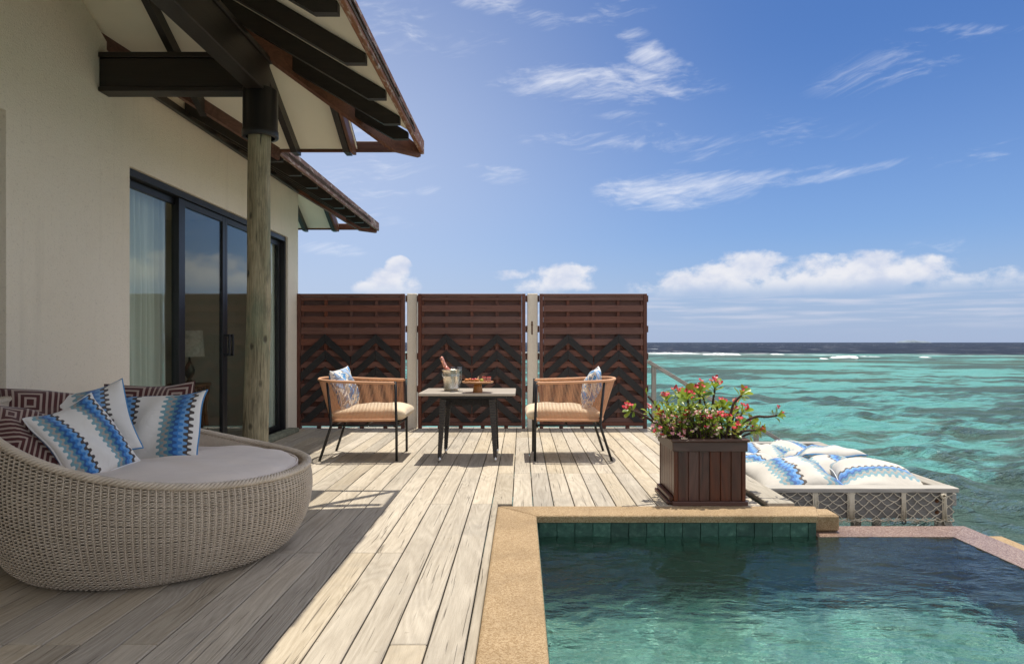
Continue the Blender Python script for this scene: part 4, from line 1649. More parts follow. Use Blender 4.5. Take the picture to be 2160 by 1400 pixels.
# ================================================================== pillows
def pillow_mesh(name, a, b, T, n=26, pinch=0.075, sag=0.0, seed=0, fold=0.0):
    """a stuffed square cover; faces +Z; UV over both sides"""
    g = np.random.default_rng(seed)
    ph = g.uniform(0, 6.28, 8)
    us = np.sin(np.linspace(-1, 1, n) * math.pi / 2)
    V, UV = [], []
    def pt(u, v, side):
        x = a * u * (1 - pinch * (1 - v * v) ** 1.0)
        y = b * v * (1 - pinch * (1 - u * u) ** 1.0)
        h = (max(0, 1 - u * u) * max(0, 1 - v * v)) ** 0.42
        h *= 1 + 0.07 * math.sin(2.4 * u + ph[0]) * math.sin(2.1 * v + ph[1]) + 0.04 * math.sin(5 * u + 3 * v + ph[2])
        z = side * T * h
        r2 = u * u + v * v
        # creases running in from the corners
        z += side * 0.012 * h * math.sin(9 * (u * math.cos(ph[3]) + v * math.sin(ph[3])) + ph[4])
        z += -sag * (1 - 0.5 * r2) + fold * (u * u) * 0.5
        z += 0.020 * math.sin(3.1 * u + ph[5]) * (abs(v) ** 3) * np.sign(v) + 0.014 * math.sin(4.0 * v + ph[6]) * abs(u) ** 3
        return (x, y, z)
    for side in (1, -1):
        for u in us:
            for v in us:
                V.append(pt(u, v, side))
                UV.append(((u + 1) / 2 if side > 0 else (1 - u) / 2 + 0.37, (v + 1) / 2))
    F = []
    for s_ in (0, 1):
        o = s_ * n * n
        for i in range(n - 1):
            for j in range(n - 1):
                q = (o + i * n + j, o + (i + 1) * n + j, o + (i + 1) * n + j + 1, o + i * n + j + 1)
                F.append(q if s_ == 0 else q[::-1])
    me = bpy.data.meshes.new(name)
    me.from_pydata(V, [], F)
    ul = me.uv_layers.new(name='UVMap')
    li = np.empty(len(me.loops), dtype=np.int32)
    me.loops.foreach_get('vertex_index', li)
    ul.data.foreach_set('uv', np.array(UV)[li].ravel())
    bm = bmesh.new()
    bm.from_mesh(me)
    bmesh.ops.remove_doubles(bm, verts=bm.verts, dist=1e-5)
    bm.to_mesh(me)
    bm.free()
    me.polygons.foreach_set('use_smooth', np.ones(len(me.polygons), dtype=bool))
    edge = []
    m = 20
    for (u0, v0, u1, v1) in ((-1, -1, 1, -1), (1, -1, 1, 1), (1, 1, -1, 1), (-1, 1, -1, -1)):
        for k in range(m):
            s = k / m
            edge.append(pt(u0 + (u1 - u0) * s, v0 + (v1 - v0) * s, 1))
    return me, edge


def pillow(label, loc, size, T, mat, az=0.0, tilt=65.0, roll=0.0, group=None, pip='piping_w', seed=0, sag=0.0, fold=0.0, cat='pillow', pinch=0.075):
    me, edge = pillow_mesh('pillow', size[0] / 2, size[1] / 2, T / 2, seed=seed, sag=sag, fold=fold, pinch=pinch)
    me.materials.append(mat)
    o = bpy.data.objects.new('pillow', me)
    COL.objects.link(o)
    tag(o, label, cat, group)
    mb = MB()
    edge.append(edge[0])
    mb.tube(edge, 0.0048, 6, cap=False)
    p = bpy.data.objects.new('piping', mesh_from('piping', mb.v, mb.f, M[pip], mb.sm))
    COL.objects.link(p)
    p.parent = o
    o.matrix_world = Matrix.Translation(loc) @ Matrix.Rotation(R(az), 4, 'Z') @ Matrix.Rotation(R(tilt), 4, 'X') @ Matrix.Rotation(R(roll), 4, 'Z')
    return o


# ================================================================== the round wicker daybed
BX, BY = -1.925, 3.63


def rim_z(th):
    q = (1 - math.cos(th - R(8))) / 2
    return 0.432 + 0.37 * q * q


def bed_r(s):
    """radius up the basket, s = 0 foot .. 1 rim"""
    xs = [0, .04, .10, .2, .35, .52, .7, .85, 1.0]
    rs = [.600, .640, .674, .708, .740, .762, .772, .770, .756]
    return float(np.interp(s, xs, rs))


def fast_mesh(me, V, F):
    me.vertices.add(len(V))
    me.vertices.foreach_set('co', np.ascontiguousarray(V, dtype=np.float32).ravel())
    me.loops.add(F.size)
    me.loops.foreach_set('vertex_index', F.ravel().astype(np.int32))
    me.polygons.add(len(F))
    me.polygons.foreach_set('loop_start', (np.arange(len(F)) * 4).astype(np.int32))
    me.update(calc_edges=True)


def build_daybed():
    root = empty('daybed', (BX, BY, 0))
    tag(root, 'round grey wicker daybed with a low bowl shaped basket and grey mattress', 'daybed')
    NS = 320                    # stakes
    # weavers: strands running round, over one pair of stakes and under the next
    rows = 78
    mb = MB()
    per = 2.5
    seg = int(NS * per)
    ths = np.arange(seg) / seg * 2 * math.pi
    rz = np.array([rim_z(t) for t in ths])
    srow = np.linspace(0.012, 0.985, rows)
    sp = np.linspace(0, 1, 200)
    rsm = np.array([bed_r(s) for s in sp])
    rsm = np.convolve(np.pad(rsm, 6, 'edge'), np.ones(13) / 13, 'valid')
    V, F = [], []
    cross = [(1, 0), (0, 1), (-1, 0), (0, -1)]
    g = np.random.default_rng(8)
    for i, s in enumerate(srow):
        s = s + g.uniform(-.0009, .0009)
        rr = np.interp(s, sp, rsm)
        wave = np.cos(ths * NS / 2 + (math.pi if i % 2 else 0.0))
        wave = np.clip(wave * 1.5, -1, 1)
        off = (0.0062 if i % 2 else 0.0030) * wave - (0.0 if i % 2 else 0.0032)
        jit = 0.0009 * np.sin(ths * 7 + i * 1.7) + 0.0006 * np.sin(ths * 23 + i * 0.6)
        zc = s * rz + jit
        hh = (0.0029 + 0.0036 * (rz - 0.43)) * g.uniform(0.9, 1.08)
        base = len(V)
        for (cr, cz) in cross:
            rad = rr + off + cr * 0.0022
            zz = zc + cz * hh
            V.append(np.stack([BX + rad * np.cos(ths), BY + rad * np.sin(ths), zz], -1))
        idx = np.arange(seg)
        nx = (idx + 1) % seg
        b0 = i * 4 * seg
        for k in range(4):
            a, b = b0 + k * seg, b0 + ((k + 1) % 4) * seg
            F.append(np.stack([a + idx, a + nx, b + nx, b + idx], -1))
    V = np.concatenate(V)
    F = np.concatenate(F)
    me = bpy.data.meshes.new('weavers')
    fast_mesh(me, V - np.array([BX, BY, 0]), F)
    me.polygons.foreach_set('use_smooth', np.ones(len(F), dtype=bool))
    me.materials.append(M['wicker'])
    o = bpy.data.objects.new('wicker_weave', me)
    COL.objects.link(o)
    put(o, (BX, BY, 0), root)
    tag(o, kind='stuff')
    # stakes
    mb = MB()
    for k in range(NS // 2):
        th = (k + 0.0) / (NS / 2) * 2 * math.pi
        pts = []
        z1 = rim_z(th)
        for q in range(10):
            s = 0.005 + 0.985 * q / 9
            rr = np.interp(s, sp, rsm) - 0.0012
            pts.append((BX + rr * math.cos(th), BY + rr * math.sin(th), s * z1))
        mb.tube(pts, 0.0036, 4, cap=False)
    o = ob('wicker_stakes', mb, M['wicker'], root, kind='stuff')
    # dark liner inside the weave
    P = []
    for k in range(72):
        th = k / 72 * 2 * math.pi
        row = []
        for q in range(14):
            s = q / 13
            rr = np.interp(s, sp, rsm) - 0.013
            row.append((BX + rr * math.cos(th), BY + rr * math.sin(th), 0.004 + s * (rim_z(th) - 0.012)))
        P.append(row)
    mb = MB()
    mb.grid(P, wrap_u=True)
    ob('inner_shell', mb, plain('wicker_core', (0.24, 0.20, 0.155), 0.8, var=0.2), root)
    # plaited rim: three strands twisted round a core
    mb = MB()
    n = 420
    for st in range(5):
        pts = []
        for q in range(n + 1):
            th = q / n * 2 * math.pi
            ph = th * 46 + st * 2 * math.pi / 5
            rr = 0.750 + 0.0175 * math.cos(ph)
            z = rim_z(th) + 0.002 + 0.0125 * math.sin(ph)
            pts.append((BX + rr * math.cos(th), BY + rr * math.sin(th), z))
        mb.tube(pts, 0.0075, 5, cap=False)
    ob('plaited_rim', mb, M['wicker'], root, kind='stuff')
    mb = MB()
    pts = [(BX + 0.750 * math.cos(q / 120 * 2 * math.pi), BY + 0.750 * math.sin(q / 120 * 2 * math.pi), rim_z(q / 120 * 2 * math.pi)) for q in range(121)]
    mb.tube(pts, 0.015, 8, cap=False)
    ob('rim_core', mb, M['wicker'], root)
    # inside face of the back
    P = []
    for k in range(90):
        th = k / 90 * 2 * math.pi
        P.append([(BX + (0.70 + 0.036 * (q / 6)) * math.cos(th), BY + (0.70 + 0.036 * (q / 6)) * math.sin(th), 0.30 + (rim_z(th) - 0.004 - 0.30) * q / 6) for q in range(7)])
    mb = MB()
    mb.grid(P, wrap_u=True, flip=True)
    ob('back_lining', mb, M['wicker'], root)
    # mattress, softly domed, a little proud of the low front
    P = []
    prof = [(0.0, .474), (.2, .4735), (.40, .470), (.55, .465), (.62, .460), (.66, .451), (.684, .437), (.694, .418), (.694, .36), (.68, .33), (.60, .32)]
    prof2 = []
    for (r0, z0), (r1, z1) in zip(prof[:-1], prof[1:]):
        for q in range(3):
            prof2.append((r0 + (r1 - r0) * q / 3, z0 + (z1 - z0) * q / 3))
    prof2.append(prof[-1])
    g = np.random.default_rng(9)
    for k in range(110):
        th = k / 110 * 2 * math.pi
        row = []
        for (r, z) in prof2:
            x, y = BX + 0.008 + r * math.cos(th), BY + r * math.sin(th)
            wr = 0.0035 * math.sin(17 * x + 5 * y + 3 * math.sin(7 * y)) + 0.0025 * math.sin(31 * y - 9 * x)
            dent = 0.0
            for (px_, py_, rr_, dd) in ((-2.12, 3.98, 0.2, 0.03), (-2.28, 3.45, 0.2, 0.03)):
                dent += dd * math.exp(-((x - px_) ** 2 + (y - py_) ** 2) / rr_ ** 2)
            row.append((x, y, z + (wr - dent if z > 0.40 else 0)))
        P.append(row)
    mb = MB()
    mb.grid(P, wrap_u=True)
    mt = ob('mattress', mb, M['bedfab'], root, recalc=True)
    mb = MB()
    mb.tube([(BX + 0.008 + 0.689 * math.cos(q / 110 * 2 * math.pi), BY + 0.689 * math.sin(q / 110 * 2 * math.pi), 0.437) for q in range(111)], 0.0055, 6, cap=False)
    ob('piping', mb, M['bedfab'], mt)


build_daybed()

G = 'pillows heaped against the back of the daybed'
pillow('blue and white zigzag pillow lying at the free end of the daybed heap', (-2.125, 3.92, 0.592), (0.57, 0.47), 0.15, M['zig_a'], az=2, tilt=58, roll=7, group=G, pip='piping_b', seed=1)
pillow('blue zigzag pillow at the front of the daybed heap, slumped sideways over the rim', (-2.200, 3.42, 0.598), (0.35, 0.43), 0.17, M['zig_a'], az=56, tilt=56, roll=20, group=G, pip='piping_w', seed=2, fold=0.06)
pillow('blue zigzag pillow with a raised corner, wedged behind the slumped one', (-2.36, 3.68, 0.640), (0.48, 0.44), 0.15, M['zig_c'], az=16, tilt=62, roll=20, group=G, pip='piping_b', seed=3)
pillow('maroon key pattern pillow nearest the wicker rim', (-2.40, 3.30, 0.625), (0.40, 0.36), 0.15, M['maroon'], az=52, tilt=48, roll=-20, group=G, pip='piping_m', seed=4)
pillow('maroon key pattern pillow leaning behind the slumped zigzag pillow', (-2.50, 3.62, 0.655), (0.46, 0.42), 0.14, M['maroon'], az=40, tilt=62, roll=-6, group=G, pip='piping_m', seed=5)
pillow('maroon key pattern pillow standing behind the two zigzag pillows', (-2.280, 4.17, 0.635), (0.52, 0.44), 0.13, M['maroon'], az=8, tilt=70, roll=2, group=G, pip='piping_m', seed=6)


# ================================================================== rope armchairs
def smooth_path(pts, n):
    """Catmull-Rom through pts"""
    P = [Vector(p) for p in pts]
    P = [P[0] * 2 - P[1]] + P + [P[-1] * 2 - P[-2]]
    out = []
    m = len(P) - 3
    for k in range(n + 1):
        t = k / n * m
        i = min(int(t), m - 1)
        f = t - i
        a, b, c, d = P[i:i + 4]
        out.append(0.5 * ((2 * b) + (c - a) * f + (2 * a - 5 * b + 4 * c - d) * f * f + (3 * b - a - 3 * c + d) * f ** 3))
    return out


def resample(P, n):
    L = [0]
    for a, b in zip(P[:-1], P[1:]):
        L.append(L[-1] + (b - a).length)
    out, j = [], 0
    for k in range(n + 1):
        s = L[-1] * k / n
        while j < len(P) - 2 and L[j + 1] < s:
            j += 1
        f = (s - L[j]) / max(1e-9, L[j + 1] - L[j])
        out.append(P[j].lerp(P[j + 1], f))
    return out


def build_chair():
    """armchair looking along +X, centre of its feet at the origin"""
    root = empty('armchair', (0, 0, 0))
    hw = 0.293
    TR = smooth_path([(0.338, -hw, .722), (0.15, -hw - .012, .726), (-0.08, -hw - .022, .733), (-.27, -hw - .014, .742), (-.375, -.225, .748), (-.418, -.10, .751), (-.425, 0, .752),
                      (-.418, .10, .751), (-.375, .225, .748), (-.27, hw + .014, .742), (-.08, hw + .022, .733), (.15, hw + .012, .726), (.338, hw, .722)], 120)
    BR = smooth_path([(0.345, -hw + .004, .382), (.15, -hw + .002, .380), (-.06, -hw + .002, .378), (-.20, -hw + .012, .377), (-.272, -.23, .377), (-.298, -.11, .377), (-.302, 0, .377),
                      (-.298, .11, .377), (-.272, .23, .377), (-.20, hw - .012, .377), (-.06, hw - .002, .378), (.15, hw - .002, .380), (.345, hw - .004, .382)], 120)
    def tube(name, pts, r, mat, n=10, par=root):
        mb = MB()
        mb.tube(pts, r, n)
        return ob(name, mb, mat, par)
    tube('top_rail', TR, 0.0135, M['rope'], 10)
    tube('lower_rail', BR, 0.0105, M['rope'], 8)
    for s in (-1, 1):
        tube('front_leg', [(0.352, s * hw, 0.0), (0.350, s * hw, .34), (0.343, s * hw, .55), (0.338, s * hw, .738)], 0.0125, M['blacksteel'])
        tube('rear_leg', [(-0.362, s * (hw + .004), 0.0), (-0.255, s * hw, .325), (-0.262, s * hw, .45), (-0.292, s * (hw - 0.006), .735)], 0.0125, M['blacksteel'])
        tube('side_rail', [(-0.252, s * hw, .332), (0.35, s * hw, .334)], 0.0115, M['blacksteel'])
    tube('cross_rail', [(-0.25, -hw, .331), (-0.25, hw, .331)], 0.0105, M['blacksteel'])
    tube('cross_rail', [(0.33, -hw, .322), (0.33, hw, .322)], 0.0105, M['blacksteel'])
    tube('cross_rail', [(0.05, -hw, .331), (0.05, hw, .331)], 0.0105, M['blacksteel'])
    # the ropes, strung from the top rail to the lower one
    N = 142
    a, b = resample(TR, N), resample(BR, N)
    mb = MB()
    for k in range(2, N - 1):
        p, q = a[k], b[k]
        j = Vector((random.uniform(-1, 1) * .0006, random.uniform(-1, 1) * .0006, 0))
        mb.tube([p + j, q + j], 0.0029, 5, cap=False)
    ob('rope_weave', mb, M['rope'], root, kind='stuff')
    mb = MB()
    for k in range(1, N):
        q = b[k]
        mb.tube([q + Vector((0, 0, .017)), q - Vector((0, 0, .014))], 0.0046, 5, cap=True)
    ob('rope_loops', mb, M['rope'], root, kind='stuff')
    # seat cushion
    n = 26
    P = []
    us = np.sin(np.linspace(-1, 1, n) * math.pi / 2)
    mb = MB()
    def sp_(u, v, side):
        e = 0.36
        x = 0.082 + 0.350 * (abs(u) ** 1.0) * np.sign(u)
        y = 0.272 * v
        rr = max(abs(u), abs(v))
        h = (max(0, 1 - abs(u) ** 5) * max(0, 1 - abs(v) ** 5)) ** 0.33
        z = 0.430 + side * 0.067 * h + (0.012 * (1 - u * u) * (1 - v * v) if side > 0 else 0)
        k = 1 - 0.05 * (1 - h)
        z += 0.004 * math.sin(9 * u + 4 * v) * h
        if side > 0:
            z += 0.010 * u * h - 0.028 * max(0, -u - 0.35) * h
        else:
            z = max(z, 0.352)
        return (x * 1.0, y, z)
    for side in (1, -1):
        mb.grid([[sp_(u, v, side) for v in us] for u in us], flip=(side < 0))
    ob('seat_cushion', mb, M['seatfab'], root, recalc=True)
    return root


ch1 = build_chair()
ch2 = copy_tree(ch1)
ch1.location = (-1.512, 6.62, 0)
ch1.rotation_euler.z = R(0.5)
ch2.location = (0.472, 6.62, 0)
ch2.rotation_euler.z = R(180.8)
tag(ch1, 'terracotta rope armchair with cream seat, in front of the screen panel by the villa', 'armchair', 'rope armchairs at the small table')
tag(ch2, 'terracotta rope armchair with cream seat, on the side of the planter', 'armchair', 'rope armchairs at the small table')
GP = 'marbled blue pillows on the armchairs'
pillow('marbled blue and white pillow in the armchair near the villa', (-1.705, 6.60, 0.655), (0.44, 0.40), 0.15, M['marble'], az=82, tilt=72, roll=4, group=GP, seed=21)
pillow('marbled blue and white pillow in the armchair near the planter', (0.672, 6.60, 0.655), (0.44, 0.40), 0.15, M['marble'], az=-98, tilt=72, roll=-4, group=GP, seed=22)


# ================================================================== table and what stands on it
TX, TY = -0.499, 6.55
TZ = 0.638


def build_table():
    root = empty('side_table', (TX, TY, 0))
    tag(root, 'dark rattan table with a pale stone top and steel tipped legs', 'table')
    mb = MB()
    mb.span(TX - 0.443, TX + 0.443, TY - 0.325, TY + 0.345, TZ - 0.026, TZ, 0.004)
    ob('tabletop', mb, M['tabletop'], root)
    mb = MB()
    mb.span(TX - 0.362, TX + 0.362, TY - 0.25, TY + 0.27, TZ - 0.056, TZ - 0.0275, 0.004)
    ob('top_frame', mb, M['blackframe'], root)
    zt, hw, hd = TZ - 0.0575, 0.242, 0.232
    # woven aprons with an arched lower edge
    def weave(fn, nu, nv, du, dv, lowz):
        """flat plaited strands over a panel; fn(u, z, out) -> point"""
        mb = MB()
        zs = np.linspace(0.0, 1.0, nv + 1)
        for i in range(nu):
            for j in range(nv):
                u0, u1 = i / nu, (i + 1) / nu
                um = (u0 + u1) / 2
                z1 = zt
                z0 = lowz(um)
                za, zb = z0 + (z1 - z0) * j / nv, z0 + (z1 - z0) * (j + 1) / nv
                o = 0.004 if (i + j) % 2 else 0.0
                e = 0.0012
                q = [fn(u0, za + e, o), fn(u1, za + e, o + 0.0), fn(u1, zb - e, o), fn(u0, zb - e, o)]
                m_ = fn(um, (za + zb) / 2, o + 0.0035)
                mb.add([*q, m_], [(0, 1, 4), (1, 2, 4), (2, 3, 4), (3, 0, 4)])
        return mb
    arch = lambda half: (lambda u: zt - 0.062 - 0.040 * abs(2 * u - 1) ** 2.2)
    for s in (-1, 1):
        mb = weave(lambda u, z, o: (TX - hw + 2 * hw * u, TY + s * (hd + o), z), 40, 9, 0, 0, arch(1))
        ob('apron', mb, M['rattan'], root, kind='stuff', recalc=True)
        mb = weave(lambda u, z, o: (TX + s * (hw + o), TY - hd + 2 * hd * u, z), 36, 9, 0, 0, arch(1))
        ob('apron', mb, M['rattan'], root, kind='stuff', recalc=True)
        mb = MB()
        mb.span(TX - hw + .01, TX + hw - .01, TY + s * (hd - 0.012) - .005, TY + s * (hd - 0.012) + .005, zt - 0.06, zt - 0.001, 0.001)
        ob('apron_core', mb, M['rattan'], root)
    for sx in (-1, 1):
        for sy in (-1, 1):
            # tapering leg, wound with rattan
            n = 44
            V, F = [], []
            for i in range(n + 1):
                s = i / n
                z = 0.045 + (zt - 0.003 - 0.045) * s
                cx = TX + sx * (0.256 - 0.030 * s)
                cy = TY + sy * (0.262 - 0.044 * s)
                w = 0.0165 + 0.0125 * s
                w += 0.0011 * (1 if i % 2 else -1)
                for (ax, ay) in ((-1, -1), (1, -1), (1, 1), (-1, 1)):
                    V.append((cx + ax * w, cy + ay * w, z))
            for i in range(n):
                for k in range(4):
                    F.append((i * 4 + k, i * 4 + (k + 1) % 4, (i + 1) * 4 + (k + 1) % 4, (i + 1) * 4 + k))
            F += [(3, 2, 1, 0), tuple(n * 4 + k for k in range(4))]
            mb = MB()
            mb.add(V, F)
            lg = ob('leg', mb, M['rattan'], root)
            mb = MB()
            mb.lathe([(0.0125, 0.0), (0.0145, 0.002), (0.0160, 0.046), (0.008, 0.047)], (TX + sx * 0.2565, TY + sy * 0.2625, 0), 16)
            ob('steel_foot', mb, M['steel'], lg)


build_table()


def build_tableware():
    x, y = -0.672, 6.525
    b = empty('ice_bucket', (x, y, TZ))
    tag(b, 'hammered steel ice bucket holding a pink foiled bottle', 'ice bucket')
    mb = MB()
    mb.lathe([(0.030, .002), (0.064, .001), (0.068, .006), (0.0695, .02), (0.0745, .022), (0.0745, .026), (0.071, .030), (0.079, .135), (0.0835, .139), (0.0835, .143), (0.0805, .147), (0.0855, .192), (0.0915, .199), (0.0915, .203),
              (0.088, .204), (0.083, .190), (0.068, .03), (0.03, .02)], (x, y, TZ), 40)
    ob('body', mb, M['hammered'], b)
    for s in (-1, 1):
        mb = MB()
        pts = []
        for k in range(13):
            a = math.pi * k / 12
            pts.append((x - 0.05 * s - 0.028 * math.cos(a) + (0 if s > 0 else 0), y - 0.066 * 1.0 if s > 0 else y + 0.066, TZ + 0.165 - 0.036 * math.sin(a)))
        mb.tube(pts, 0.0035, 6)
        ob('ring_handle', mb, M['steel'], b)
    # the bottle, leaning to the left in the bucket
    bt = empty('wine_bottle', (x - 0.01, y, TZ + 0.03))
    tag(bt, 'sparkling wine bottle with a pink foil neck leaning in the bucket', 'bottle')
    Mx = Matrix.Rotation(R(-24), 4, 'Y')
    c = (x + 0.032, y, TZ + 0.035)
    mb = MB()
    mb.lathe([(0.038, .0), (0.042, .004), (0.042, .13), (0.038, .16), (0.026, .195), (0.0195, .215)], c, 24, Mx)
    ob('body', mb, M['darkglass'], bt)
    mb = MB()
    mb.lathe([(0.0205, .206), (0.0178, .232), (0.0162, .255), (0.0162, .272), (0.0185, .275), (0.0185, .283), (0.0168, .286), (0.0176, .303), (0.0165, .312), (0.010, .316)], c, 20, Mx)
    ob('foil_neck', mb, M['pinkfoil'], bt)
    for (fx, fy, lab) in ((-0.640, 6.385, 'empty champagne flute standing in front of the ice bucket'), (-0.585, 6.44, 'empty champagne flute standing nearer the cake stand')):
        mb = MB()
        mb.lathe([(0.004, .0), (0.032, .001), (0.032, .0025), (0.006, .006), (0.0035, .012), (0.0032, .062), (0.006, .072), (0.0155, .092), (0.0225, .128), (0.0245, .165), (0.0240, .205), (0.0222, .232),
                  (0.0212, .232), (0.0230, .205), (0.0235, .165), (0.0213, .128), (0.014, .094), (0.003, .078)], (fx, fy, TZ), 24, cap=(True, True))
        f = ob('champagne_flute', mb, M['clear'], base=True)
        tag(f, lab, 'glass', 'champagne flutes on the table')
    # cake stand
    cx, cy = -0.404, 6.31
    cs = empty('cake_stand', (cx, cy, TZ))
    tag(cs, 'round acacia cake stand with a flared foot on the stone table', 'cake stand')
    mb = MB()
    mb.lathe([(0.046, .0), (0.047, .004), (0.040, .05), (0.034, .0845), (0.02, .085)], (cx, cy, TZ), 28)
    ob('foot', mb, M['cakewood'], cs)
    mb = MB()
    mb.lathe([(0.02, .0855), (0.135, .0875), (0.1445, .093), (0.146, .099), (0.1445, .1035), (0.139, .1045), (0.06, .1045)], (cx, cy, TZ), 40)
    ob('plate', mb, M['cakewood'], cs)
    zp = TZ + 0.105
    g = 'sweet and savoury bites on the cake stand'
    pastry = plain('pastry', (0.55, 0.30, 0.12), 0.7, var=0.2, scale=90)
    berry = plain('berry_jelly', (0.55, 0.03, 0.03), 0.25, var=0.2, scale=60)
    orange = plain('orange_jelly', (0.75, 0.24, 0.04), 0.3, var=0.2, scale=60)
    cream = plain('cream_filling', (0.82, 0.72, 0.55), 0.7, var=0.1)
    green = plain('pistachio_shell', (0.50, 0.55, 0.10), 0.7, var=0.1)
    bread = plain('white_bread', (0.74, 0.60, 0.40), 0.85, var=0.1, scale=80)
    def tart(x_, y_, top, lab):
        mb = MB()
        mb.lathe([(0.017, .0), (0.0215, .012), (0.0225, .014), (0.020, .0145), (0.005, .0145)], (x_, y_, zp), 16)
        o = ob('fruit_tart', mb, pastry, base=True)
        tag(o, lab, 'tart', g)
        mb = MB()
        mb.lathe([(0.0195, .0150), (0.018, .020), (0.011, .0235), (0.003, .0245)], (x_, y_, zp), 14)
        t_ = ob('glaze', mb, top, o)
        return o
    tart(-0.505, 6.285, orange, 'orange glazed tart at the bucket side of the cake stand')
    tart(-0.478, 6.335, orange, 'orange glazed tart set back behind the first one')
    tart(-0.452, 6.285, berry, 'red glazed tart beside the orange ones')
    tart(-0.430, 6.345, berry, 'red glazed tart in front of the sandwich wedge')
    tart(-0.408, 6.255, orange, 'orange glazed tart at the front middle of the stand')
    for (x_, y_, lab) in ((-0.412, 6.355, 'white sandwich wedge standing near the red tarts'), (-0.372, 6.355, 'white sandwich wedge standing beside the red layer cakes')):
        mb = MB()
        mb.prism([(-0.020, 0), (0.020, 0), (0.012, 0.044)], lambda u, v, w: (x_ + u, y_ + w, zp + v), -0.014, 0.014)
        o = ob('sandwich_wedge', mb, bread, base=True, recalc=True)
        tag(o, lab, 'sandwich', g)
    for (x_, y_, lab) in ((-0.346, 6.33, 'red layer cake piece next to the sandwich wedge'), (-0.302, 6.315, 'red layer cake piece at the outer end of the cake stand')):
        rt = empty('layer_cake', (x_, y_, zp))
        tag(rt, lab, 'cake', g)
        for k, (z0, z1, mt) in enumerate(((0.0, .009, berry), (.0092, .014, cream), (.0142, .024, berry), (.0242, .029, cream), (.0292, .040, berry))):
            mb = MB()
            mb.span(x_ - 0.019, x_ + 0.019, y_ - 0.019, y_ + 0.019, zp + z0, zp + z1, 0.0015)
            ob('sponge_layer' if mt is berry else 'cream_layer', mb, mt, rt)
    mb = MB()
    mb.lathe([(0.010, .0), (0.016, .002), (0.0175, .007), (0.0165, .0085), (0.0165, .0115), (0.0175, .013), (0.015, .019), (0.006, .022)], (-0.366, 6.265, zp), 18)
    o = ob('macaron', mb, green, base=True)
    tag(o, 'pale green macaron at the front edge of the cake stand', 'macaron', g)


build_tableware()


# ================================================================== the planter and its plant
def build_planter():
    x0, x1, y0, y1 = 1.028, 1.512, 4.60, 5.085
    root = empty('planter_box', ((x0 + x1) / 2, (y0 + y1) / 2, 0))
    tag(root, 'square mahogany planter box of upright planks at the pool edge', 'planter')
    def piece(name, xa, xb, ya, yb, za, zb, mat, ch=0.003):
        mb = MB()
        mb.span(xa, xb, ya, yb, za, zb, ch)
        return ob(name, mb, mat, root)
    zb, zt = 0.03, 0.372
    n = 6
    cw = 0.026
    for k in range(n):
        w = (x1 - x0 - 2 * cw) / n
        a = x0 + cw + k * w
        piece('plank', a + 0.0012, a + w - 0.0012, y0 + 0.004, y0 + 0.022, zb, zt, M['planter_z'], 0.0035)
        piece('plank', a + 0.0012, a + w - 0.0012, y1 - 0.022, y1 - 0.004, zb, zt, M['planter_z'], 0.0035)
        b = y0 + cw + k * w
        piece('plank', x0 + 0.004, x0 + 0.022, b + 0.0012, b + w - 0.0012, zb, zt, M['planter_z'], 0.0035)
        piece('plank', x1 - 0.022, x1 - 0.004, b + 0.0012, b + w - 0.0012, zb, zt, M['planter_z'], 0.0035)
    for (cx, cy) in ((x0, y0), (x1 - cw, y0), (x0, y1 - cw), (x1 - cw, y1 - cw)):
        piece('corner_post', cx, cx + cw, cy, cy + cw, zb, zt, M['planter_z'])
    # rails round the top, with a cap that oversails them
    e = 0.010
    piece('top_rail', x0 - e, x1 + e, y0 - e, y0 + 0.003, 0.366, 0.430, M['planter_x'])
    piece('top_rail', x0 - e, x1 + e, y1 - 0.003, y1 + e, 0.366, 0.430, M['planter_x'])
    piece('top_rail', x0 - e, x0 + 0.003, y0 + 0.004, y1 - 0.004, 0.366, 0.430, M['planter_y'])
    piece('top_rail', x1 - 0.003, x1 + e, y0 + 0.004, y1 - 0.004, 0.366, 0.430, M['planter_y'])
    e = 0.022
    piece('cap', x0 - e, x1 + e, y0 - e, y0 + 0.035, 0.431, 0.450, M['planter_x'], 0.005)
    piece('cap', x0 - e, x1 + e, y1 - 0.035, y1 + e, 0.431, 0.450, M['planter_x'], 0.005)
    piece('cap', x0 - e, x0 + 0.035, y0 + 0.0355, y1 - 0.0355, 0.431, 0.450, M['planter_y'], 0.005)
    piece('cap', x1 - 0.035, x1 + e, y0 + 0.0355, y1 - 0.0355, 0.431, 0.450, M['planter_y'], 0.005)
    # stepped plinth
    for e, za, zb_ in ((0.012, 0.001, 0.030), ):
        piece('plinth', x0 - e, x1 + e, y0 - e, y0 + 0.02, za, zb_, M['planter_x'])
        piece('plinth', x0 - e, x1 + e, y1 - 0.02, y1 + e, za, zb_, M['planter_x'])
        piece('plinth', x1 - 0.02, x1 + e, y0 + 0.0205, y1 - 0.0205, za, zb_, M['planter_y'])
    piece('plinth', x0 - 0.042, x0 + 0.02, y0 + 0.0205, y1 - 0.0205, 0.001, 0.026, M['planter_y'], 0.006)
    piece('plinth', x0 - 0.026, x0 + 0.0035, y0 + 0.0205, y1 - 0.0205, 0.0265, 0.058, M['planter_y'], 0.006)
    piece('soil', x0 + 0.023, x1 - 0.023, y0 + 0.023, y1 - 0.023, 0.30, 0.418, M['soil'], 0.004)


build_planter()


